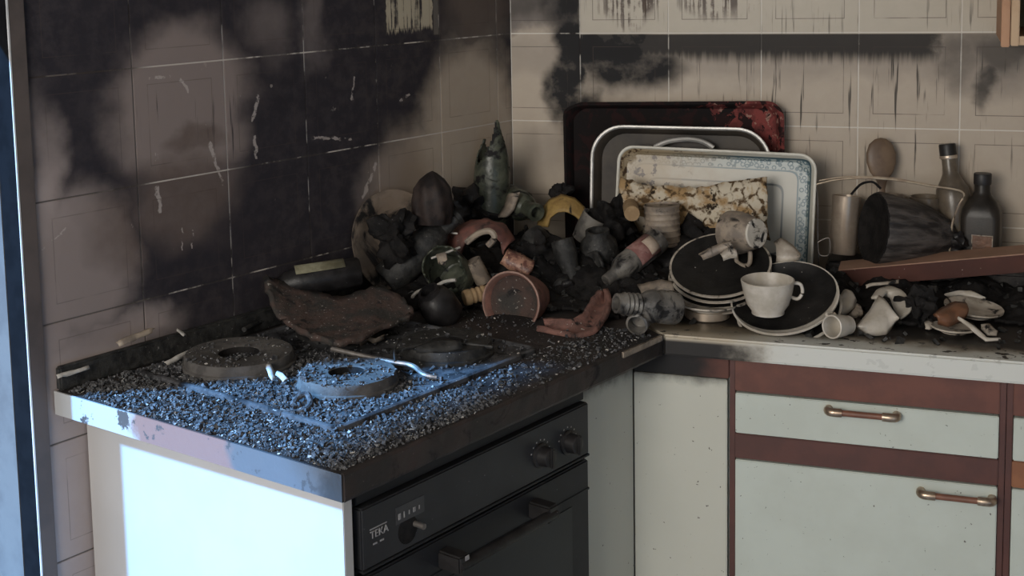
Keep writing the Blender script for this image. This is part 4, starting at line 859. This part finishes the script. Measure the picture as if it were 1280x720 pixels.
# ---------------------------------------------------------------- crockery
MT['plate_black'] = grimy('plate_black', (.007, .0065, .0065), (.013, .012, .0115), 40, rough=.5, bump=.3, fleck=.07, fcol=(.3, .28, .25), spec=.25)
def sooted_bowl(label, Rp, d, loc, axis, clean):
    t = thing('soup_plate', label, 'plate', (0, 0, 0))
    lathe('plate_body', [(0, .002), (Rp * .40, .002), (Rp * .42, 0), (Rp * .47, 0), (Rp * .5, .003), (Rp * .76, d * .42), (Rp * .92, d * .78), (Rp, d), (Rp, d + .003), (Rp * .97, d + .003), (Rp * .88, d * .80), (Rp * .72, d * .45), (Rp * .48, .008), (0, .007)], 'porcelain', t, seg=56)
    pr = [(0, .0092), (Rp * .47, .0100), (Rp * .71, d * .47 + .001), (Rp * .872, d * .81 + .001), (Rp * .965, d + .0040)]
    bm = bmesh.new(); rows = []; N = 56
    dl = (Vector((0, 0, 1)).rotation_difference(Vector(axis).normalized()).inverted() @ Vector(clean)); a0 = math.atan2(dl.y, dl.x)
    for j in range(15):
        row = []
        for i in range(N):
            a = 2 * PI * i / N; w = max(0, math.cos(a - a0)) ** 1.5
            r = Rp * (.965 - .24 * w + .012 * mnoise.noise(Vector((math.cos(a) * 5, math.sin(a) * 5, 0)))) * j / 14
            for (ra, za), (rb, zb) in zip(pr, pr[1:]):
                if r <= rb + 1e-6: break
            row.append(bm.verts.new((r * math.cos(a), r * math.sin(a), za + (zb - za) * (r - ra) / (rb - ra))))
        rows.append(row)
    for x, y in zip(rows, rows[1:]):
        for i in range(N): bm.faces.new((x[i], x[(i + 1) % N], y[(i + 1) % N], y[i]))
    bmesh.ops.remove_doubles(bm, verts=bm.verts, dist=1e-6)
    obj('soot_layer', bm, 'plate_black', t, True)
    return orient(t, loc, axis)
def sooted_plate(label, Rp, d, loc, axis, group=None, m='porcelain_sooty', name='dinner_plate'):
    t = thing(name, label, 'plate', (0, 0, 0), group=group)
    lathe('plate_body', plate_prof(Rp, d), m, t, seg=56)
    lathe('soot_layer', [(Rp * .955, d + .0034), (Rp * .9, d * .88 + .004), (Rp * .70, d * .45 + .006), (Rp * .6, .0095), (0, .009)], 'plate_black', t, seg=56)
    return orient(t, loc, axis)
AX = Vector((-0.0284, -0.4394, 0.8766)).normalized()
base = Vector((0.5364, -0.3750, 0.9413))
for q, lab in enumerate(('lowest plate of the tilted stack, resting on the tin lid', 'second plate from the bottom of the tilted stack', 'third plate from the bottom of the tilted stack', 'topmost plate of the tilted stack, its upper side black with soot')):
    sooted_plate('sooty white dinner plate, ' + lab, .096 + (.002 if q == 1 else 0), .016, tuple(base + AX * (.0135 * q) + Vector((.0015 * q, 0, 0))), tuple(AX), 'tilted stack of plates')
o = lathe('shallow_tin', [(0, 0), (.040, 0), (.042, .002), (.042, .016), (.044, .018), (.040, .020), (0, .018)], 'steel', seg=40); orient(o, (0.5212, -0.4400, 0.9005), (0, 0, 1)); tag(o, 'shiny shallow tin under the tilted plate stack', 'tin')
o = lathe('saucer', plate_prof(.055, .010), 'porcelain_sooty', seg=40); orient(o, (0.5250, -0.4625, 0.9205), (0.0161, 0.0221, 0.9947)); tag(o, 'dark saucer lying on the shallow tin under the plate stack', 'saucer')
# tipped cup with its foot to the room
t = thing('coffee_cup', 'sooty white cup tipped over on the plate stack, black flecked base facing the room', 'cup', (0, 0, 0))
lathe('cup_body', [(0, .0), (.027, 0), (.029, .003), (.030, .010), (.036, .024), (.041, .045), (.042, .066), (.0395, .066), (.038, .045), (.033, .026), (0, .012)], 'porcelain_tan', t, seg=40)
lathe('base_disc', [(0, -.0012), (.0265, -.0012), (.0285, .001), (.0285, .004), (0, .004)], 'white_spotted', t, seg=36)
obj('handle', tube_bm(smooth_path([(.034, 0, .018), (.056, 0, .020), (.062, 0, .035), (.055, 0, .052), (.040, 0, .054)], 5), .0045, 10), 'porcelain_tan', t, True)
orient(t, (0.6073, -0.4000, 1.0566), (-0.8137, 0.5718, -0.1228), R(150))
o = shard('cup_shard', [(0.6315, -0.3300, 1.0264), (0.6450, -0.3300, 1.0365), (0.6651, -0.3350, 1.0230), (0.6805, -0.3400, 1.0078)], [(0.6356, -0.3500, 0.9887), (0.6437, -0.3550, 0.9841), (0.6600, -0.3550, 0.9897), (0.6742, -0.3500, 0.9988)], 'porcelain_sooty', .004, (0.0049, -0.0130, 0.0016), 14, 6, .001, 12); tag(o, 'white cup fragment with black spots between tipped cup and soup plate', 'shard')
o = shard('cup_shard', [(0.5071, -0.4450, 1.0208), (0.5310, -0.4450, 1.0374), (0.5665, -0.4450, 1.0500)], [(0.5170, -0.4500, 1.0118), (0.5407, -0.4500, 1.0238), (0.5702, -0.4500, 1.0391)], 'porcelain_tan', .004, (0.0010, -0.0026, 0.0023), 10, 4, .001, 13); tag(o, 'long narrow tan shard lying on the topmost plate', 'shard')
o = shard('cup_shard', [(0.5467, -0.4500, 1.0242), (0.5643, -0.4500, 1.0403), (0.5761, -0.4500, 1.0349)], [(0.5534, -0.4550, 1.0135), (0.5680, -0.4550, 1.0204), (0.5798, -0.4550, 1.0211)], 'porcelain_sooty', .004, (0.0014, -0.0035, 0.0024), 8, 4, .001, 14); tag(o, 'small sooty shard beside the narrow tan shard on the topmost plate', 'shard')
AX = Vector((-0.1217, -0.4766, 0.8591)).normalized()
b2 = Vector((0.6687, -0.4450, 0.9278))
sooted_plate('white soup plate beneath the black soup plate holding the cup', .096, .016, tuple(b2 - AX * .010 + Vector((.004, -.004, -.004))), tuple(AX), m='porcelain', name='soup_plate')
sooted_bowl('soup plate black inside with a clean white front rim, a white cup sitting in it', .098, .023, tuple(b2 + AX * .004), tuple(AX), (0.3633, -0.5870, -0.6293))
def cup(label, Rt, h, rb, loc, axis, spin=0, m='porcelain', hd=True, name='coffee_cup'):
    t = thing(name, label, 'cup', (0, 0, 0)); lathe('cup_body', cup_prof(Rt, h, rb), m, t, seg=44)
    if hd: obj('handle', tube_bm(smooth_path([(Rt * .80, 0, h * .50), (Rt * 1.10, 0, h * .42), (Rt * 1.28, 0, h * .60), (Rt * 1.22, 0, h * .85), (Rt * .97, 0, h * .90)], 5), .0032, 10), m, t, True)
    return orient(t, loc, axis, spin)
c = cup('white cup with a fine garland band standing in the black soup plate', .0475, .062, .029, (0.6408, -0.5000, 0.9325), (-0.0096, -0.0523, 0.9928), R(12))
MT['garland'] = grimy('garland', (.30, .27, .23), (.55, .51, .45), 260, rough=.4, bump=0)
g = obj('garland_band', lathe_bm([(.0418, .0442), (.0428, .0470)], 44), 'garland', c, True); solid(g, .0006, 1)
cup('small white cup lying on its side at the worktop edge, mouth facing left', .021, .046, .0165, (0.7803, -0.5044, 0.9220), (-0.5404, -0.8348, 0.1075), R(100), hd=True)
o = shard('cup_shard', [(0.7396, -0.4225, 0.9180), (0.7517, -0.3789, 0.9320), (0.7634, -0.3413, 0.9450), (0.7722, -0.3434, 0.9430)], [(0.7584, -0.4287, 0.9180), (0.7696, -0.4275, 0.9200), (0.7822, -0.4066, 0.9260), (0.7860, -0.3775, 0.9340)], 'porcelain', .004, (0.0017, -0.0156, 0.0079), 14, 6, .0008, 15); tag(o, 'pointed white cup shard right of the black soup plate', 'shard')
o = shard('cup_shard', [(0.7751, -0.3849, 0.9260), (0.7831, -0.3765, 0.9290), (0.7954, -0.3912, 0.9260)], [(0.7763, -0.4008, 0.9120), (0.7852, -0.4061, 0.9080), (0.7986, -0.3946, 0.9120)], 'porcelain_tan', .006, (0.0035, -0.0091, 0.0031), 8, 5, .0008, 16); tag(o, 'small beige cup piece between the lying cup and the big broken cup', 'shard')
t = thing('broken_cup', 'white cup broken in two large pieces on the cream worktop below the board', 'cup', (0.8333, -0.4747, 0.9005))
org = ORI[t.name].copy()
def sub_shard(name, A, Bp, m, th, bl, seed):
    o = shard(name, A, Bp, m, th, bl, 18, 8, .0006, seed); o.parent = t; o.location = o.location - org; return o
sub_shard('cup_piece', [(0.7949, -0.4979, 0.9170), (0.8126, -0.4521, 0.9340), (0.8278, -0.3998, 0.9530), (0.8413, -0.4217, 0.9460), (0.8594, -0.4610, 0.9280)], [(0.7973, -0.4915, 0.9140), (0.8140, -0.4965, 0.9050), (0.8287, -0.4939, 0.9040), (0.8446, -0.4878, 0.9050), (0.8578, -0.4498, 0.9220)], 'porcelain', .004, (0.0062, -0.0163, 0.0061), 17)
sub_shard('cup_piece', [(0.8131, -0.3838, 0.9420), (0.8212, -0.3483, 0.9490), (0.8399, -0.3176, 0.9520), (0.8603, -0.3314, 0.9490), (0.8730, -0.3734, 0.9360)], [(0.8183, -0.3724, 0.9380), (0.8267, -0.3413, 0.9400), (0.8443, -0.3531, 0.9380), (0.8545, -0.3982, 0.9260), (0.8665, -0.4230, 0.9170)], 'porcelain', .004, (0.0147, -0.0046, 0.0049), 18)
ORI.pop(t.name)
o = shard('porcelain_strip', [(0.8007, -0.3407, 0.9550), (0.8115, -0.3269, 0.9570), (0.8369, -0.3177, 0.9580), (0.8592, -0.3007, 0.9600)], [(0.8025, -0.3469, 0.9520), (0.8147, -0.3328, 0.9540), (0.8372, -0.3244, 0.9550), (0.8582, -0.3143, 0.9570)], 'porcelain_sooty', .003, (0, 0, .002), 8, 3, .0006, 19); tag(o, 'thin white porcelain strip right under the brown board', 'shard')
o = lump('charred_lump', (.030, .025, .035), 'char', 20); o.location = (0.8915, -0.3840, 0.9250); tag(o, 'dark charred lump right of the broken white cup', 'lump')
# saucers on the right
o = lathe('saucer', plate_prof(.052, .013), 'porcelain_sooty', seg=44); orient(o, (0.9891, -0.3357, 0.9120), (0.1054, -0.0755, 0.9776)); tag(o, 'sooty white saucer furthest right on the cream worktop', 'saucer')
o = lathe('saucer', plate_prof(.038, .008), 'porcelain_sooty', seg=40); orient(o, (0.9560, -0.4251, 0.9008), (0.0231, 0.0035, 0.9970)); tag(o, 'small white saucer under the reddish brown shard', 'saucer')
o = shard('brown_shard', [(0.9207, -0.4348, 0.9300), (0.9392, -0.4060, 0.9400), (0.9580, -0.3896, 0.9460), (0.9768, -0.3881, 0.9440)], [(0.9276, -0.4372, 0.9180), (0.9451, -0.4391, 0.9140), (0.9624, -0.4254, 0.9160), (0.9756, -0.4098, 0.9260)], 'amber', .006, (0.0034, -0.0086, 0.0071), 14, 6, .0015, 21); tag(o, 'reddish brown shard lying on the small saucer', 'shard')
o = shard('porcelain_shard', [(0.9404, -0.2962, 0.9350), (0.9644, -0.2706, 0.9380), (0.9869, -0.2645, 0.9380), (1.0119, -0.2812, 0.9300)], [(0.9447, -0.2913, 0.9310), (0.9673, -0.2768, 0.9320), (0.9827, -0.2769, 0.9300), (1.0037, -0.2818, 0.9250)], 'porcelain', .004, (0, 0, .003), 12, 4, .0008, 22); tag(o, 'flat white rim shard behind the saucers', 'shard')
o = shard('porcelain_shard', [(0.9634, -0.4263, 0.9280), (0.9820, -0.4348, 0.9200), (0.9977, -0.4488, 0.9120), (1.0104, -0.4681, 0.9040), (1.0311, -0.4622, 0.9040)], [(0.9622, -0.4264, 0.9250), (0.9794, -0.4422, 0.9160), (0.9924, -0.4567, 0.9080), (1.0076, -0.4770, 0.9020), (1.0311, -0.4652, 0.9020)], 'porcelain', .004, (0, 0, .002), 16, 4, .0006, 23); tag(o, 'bent white handle shard leaning on the small saucer', 'shard')
o = shard('porcelain_shard', [(1.0011, -0.4105, 0.9120), (1.0145, -0.4033, 0.9140), (1.0285, -0.4251, 0.9050)], [(1.0024, -0.4203, 0.9060), (1.0112, -0.4385, 0.9030), (1.0269, -0.4356, 0.9020)], 'porcelain_sooty', .004, (0, 0, .004), 8, 4, .0008, 24); tag(o, 'small white shard inside the bend of the handle shard', 'shard')
o = shard('porcelain_shard', [(0.9060, -0.4209, 0.9120), (0.9127, -0.4137, 0.9150), (0.9209, -0.4167, 0.9120)], [(0.9076, -0.4290, 0.9040), (0.9144, -0.4305, 0.9020), (0.9197, -0.4239, 0.9050)], 'porcelain_sooty', .005, (0.0014, -0.0037, 0.0005), 6, 4, .0008, 25); tag(o, 'tiny pale chip left of the reddish brown shard', 'shard')
# ---------------------------------------------------------------- fallen board, drainer and bottles
MT['board'] = grimy('board', (.080, .030, .022), (.062, .025, .020), 9, spec=.2, soot=.14, ss=7, rough=.45, bump=.1, fleck=.03)
MT['board_top'] = grimy('board_top', (.34, .20, .14), (.27, .16, .11), 12, soot=.12, ss=9, rough=.6, bump=.1)
t = thing('fallen_board', 'reddish brown board lying slanted across the worktop in front of the bottles', 'board', (0, 0, 0))
a = Vector((0.7454, -0.2150, 0.9536)); b = Vector((1.0792, -0.2150, 1.0047)); dx = (b - a).normalized(); L = (b - a).length
obj('board_body', B(-.004, L + .30, 0, .080, -.036, -.0025, .001), 'board', t)
obj('board_edge', B(-.004, L + .30, -.0005, .080, -.0022, 0, .0005), 'board_top', t)
t.location = a; t.rotation_euler = (0, -math.asin(dx.z), 0)
MT['drainer'] = grimy('drainer', (.05, .045, .042), (.02, .018, .018), 30, soot=.45, rough=.5, metal=.3, bump=.4, fleck=.1)
t = thing('dish_drainer', 'sooty metal dish drainer with bent pale wires behind the board', 'dish drainer', (.96, -.07, .9005))
obj('drip_tray', B(.71, 1.26, -.128, -.012, .9005, .945, .006), 'drainer', t)
def wire(pts, r=.0022, m='wire'):
    P = smooth_path(pts, 6); obj('wire', tube_bm(P, r, 8), m, t, True)
wire([(0.6884, -0.1250, 1.1067), (0.7215, -0.1250, 1.1162), (0.7605, -0.1250, 1.1225), (0.8068, -0.1250, 1.1242), (0.8526, -0.1250, 1.1210), (0.9055, -0.1250, 1.1132), (0.9695, -0.1250, 1.1029), (0.9627, -0.1250, 1.0737), (0.9517, -0.1220, 1.0340), (0.9472, -0.1200, 0.9555)])
wire([(0.6950, -0.1100, 1.1128), (0.7360, -0.1100, 1.1209), (0.7829, -0.1100, 1.1242), (0.8368, -0.1100, 1.1228), (0.8902, -0.1100, 1.1150), (0.9593, -0.1100, 1.1031)], .0018)
wire([(0.6884, -0.1250, 1.1067), (0.6930, -0.1200, 1.0744), (0.6935, -0.1180, 1.0073), (0.6971, -0.1150, 0.9228)], .0015, 'steel_dull')
wire([(0.6943, -0.1250, 0.9870), (0.7164, -0.1250, 0.9965), (0.7167, -0.1250, 0.9631), (0.6977, -0.1250, 0.9620), (0.6943, -0.1250, 0.9870)], .0016, 'steel_dull')
wire([(0.7577, -0.1000, 1.0852), (0.7732, -0.1000, 1.1041), (0.7856, -0.1000, 1.1111), (0.8011, -0.1000, 1.1117), (0.8152, -0.1000, 1.0991)], .0025, 'char')
o = lathe('steel_tumbler', [(0, .004), (.022, .004), (.026, 0), (.0275, .004), (.028, .118), (.0285, .121), (.0265, .121), (.026, .01), (0, .008)], 'steel', seg=40)
orient(o, (0.7409, -0.0880, 0.9581), (0.0512, 0.1000, 0.9963)); tag(o, 'shiny steel tumbler standing behind the left end of the board', 'tumbler')
o = lathe('charred_pot', [(0, .012), (.052, .010), (.066, .002), (.072, 0), (.074, .006), (.072, .03), (.066, .07), (.055, .11), (.040, .145), (.022, .165), (0, .170)], 'char_grey', seg=48, ridge=.022, nridge=13)
cw = NT('charred_wood'); p = cw.objc(); nz = cw.noise(cw.vec('MULTIPLY', p, (60, 60, 9)), 1, 4, .6); cm = cw.mix(cw.step(nz, .35, .65), (.016, .014, .014), (.085, .075, .070)); cw.bump(nz, .8, .006)
o.data.materials[0] = cw.fin(cm, .55, 0, .35)
orient(o, (0.8050, -0.1550, 1.0268), (0.8383, 0.4059, -0.1322), .4); tag(o, 'charred ridged pot tipped on its side behind the board', 'pot')
mp = lathe('pot_mouth', [(0, .0095), (.050, .0085), (.064, .0008), (.071, -.0015), (.0725, .001)], 'char', o, seg=40)
o = lathe('wooden_spoon', [(0, 0), (.006, 0), (.006, .11), (.010, .125), (.024, .145), (.0305, .165), (.0305, .185), (.024, .203), (.012, .213), (0, .216)], 'char_brown', seg=28)
MT['spoon_wood'] = grimy('spoon_wood', (.17, .115, .075), (.12, .08, .055), 25, soot=.18, rough=.45, bump=.1)
o.data.materials[0] = MT['spoon_wood']; o.scale = (1, .35, 1)
orient(o, (0.8223, -0.0450, 0.9822), (-0.0552, 0.1558, 0.9877), R(20)); tag(o, 'brown wooden spoon standing upright behind the charred pot', 'spoon')
o = lathe('beige_jar', [(0, 0), (.027, 0), (.030, .004), (.030, .095), (.028, .098), (.026, .094), (0, .09)], 'porcelain_tan', seg=32); orient(o, (0.8280, -0.0700, 0.9860), (0.0091, 0.1267, 0.9924)); tag(o, 'beige jar holding the wooden spoon behind the charred pot', 'jar')
bpy.data.objects['wooden_spoon'].location.y = o.location.y + .0
o = lathe('glass_tumbler', cup_prof(.031, .085, .026), 'glass_brown', seg=32); orient(o, (0.9005, -0.0550, 0.9934), (0, 0, 1)); tag(o, 'brownish drinking glass between the charred pot and the capped bottle', 'tumbler')
t = thing('capped_bottle', 'brownish glass bottle with a black screw cap leaning left behind the dark bottle', 'bottle', (0, 0, 0))
lathe('glass', [(0, 0), (.031, 0), (.034, .005), (.034, .105), (.031, .125), (.020, .145), (.0145, .158), (.0135, .195), (0, .195)], 'glass_brown', t, seg=36)
lathe('cap', [(0, .187), (.0165, .187), (.0165, .214), (.0155, .216), (0, .216)], 'black_cap', t, seg=28)
lathe('cap_ring', [(.0167, .186), (.0172, .188), (.0172, .192), (.0167, .193)], 'steel', t, seg=28)
orient(t, (0.9667, -0.0600, 0.9730), (-0.1267, 0.0761, 0.9957))
t = thing('dark_square_bottle', 'dark square shouldered bottle with a small framed label, rightmost on the drainer', 'bottle', (0, 0, 0))
bm = rstack([(.068, .068, .012, 0), (.074, .074, .014, .004), (.074, .074, .014, .085), (.070, .070, .018, .100), (.054, .054, .020, .116), (.036, .036, .0165, .126), (.030, .030, .0148, .134), (.0285, .0285, .0140, .165)], n=6)
obj('glass', bm, 'glass_dark', t, True, 30)
obj('cap', rstack([(.033, .033, .0163, .148), (.034, .034, .0168, .150), (.034, .034, .0168, .168), (.032, .032, .0158, .170)], n=6), 'black_cap', t, True, 30)
lab = obj('label_paper', B(-.014, .026, -.0378, -.0368, .010, .052), 'amber', t)
for a in ((-.014, .026, .050, .052), (-.014, .026, .010, .012), (-.014, -.012, .012, .050), (.024, .026, .012, .050)): obj('label_line', B(a[0], a[1], -.0384, -.0376, a[2], a[3]), 'porcelain_tan', lab)
t.location = (1.0073, -0.0750, 0.9637); t.rotation_euler = (0, 0, R(-8))
o = lump('charred_lump', (.035, .022, .03), 'char_gloss', 30); o.location = (0.9495, -0.1050, 0.9931); tag(o, 'black charred lump between the charred pot and the dark bottle', 'lump')
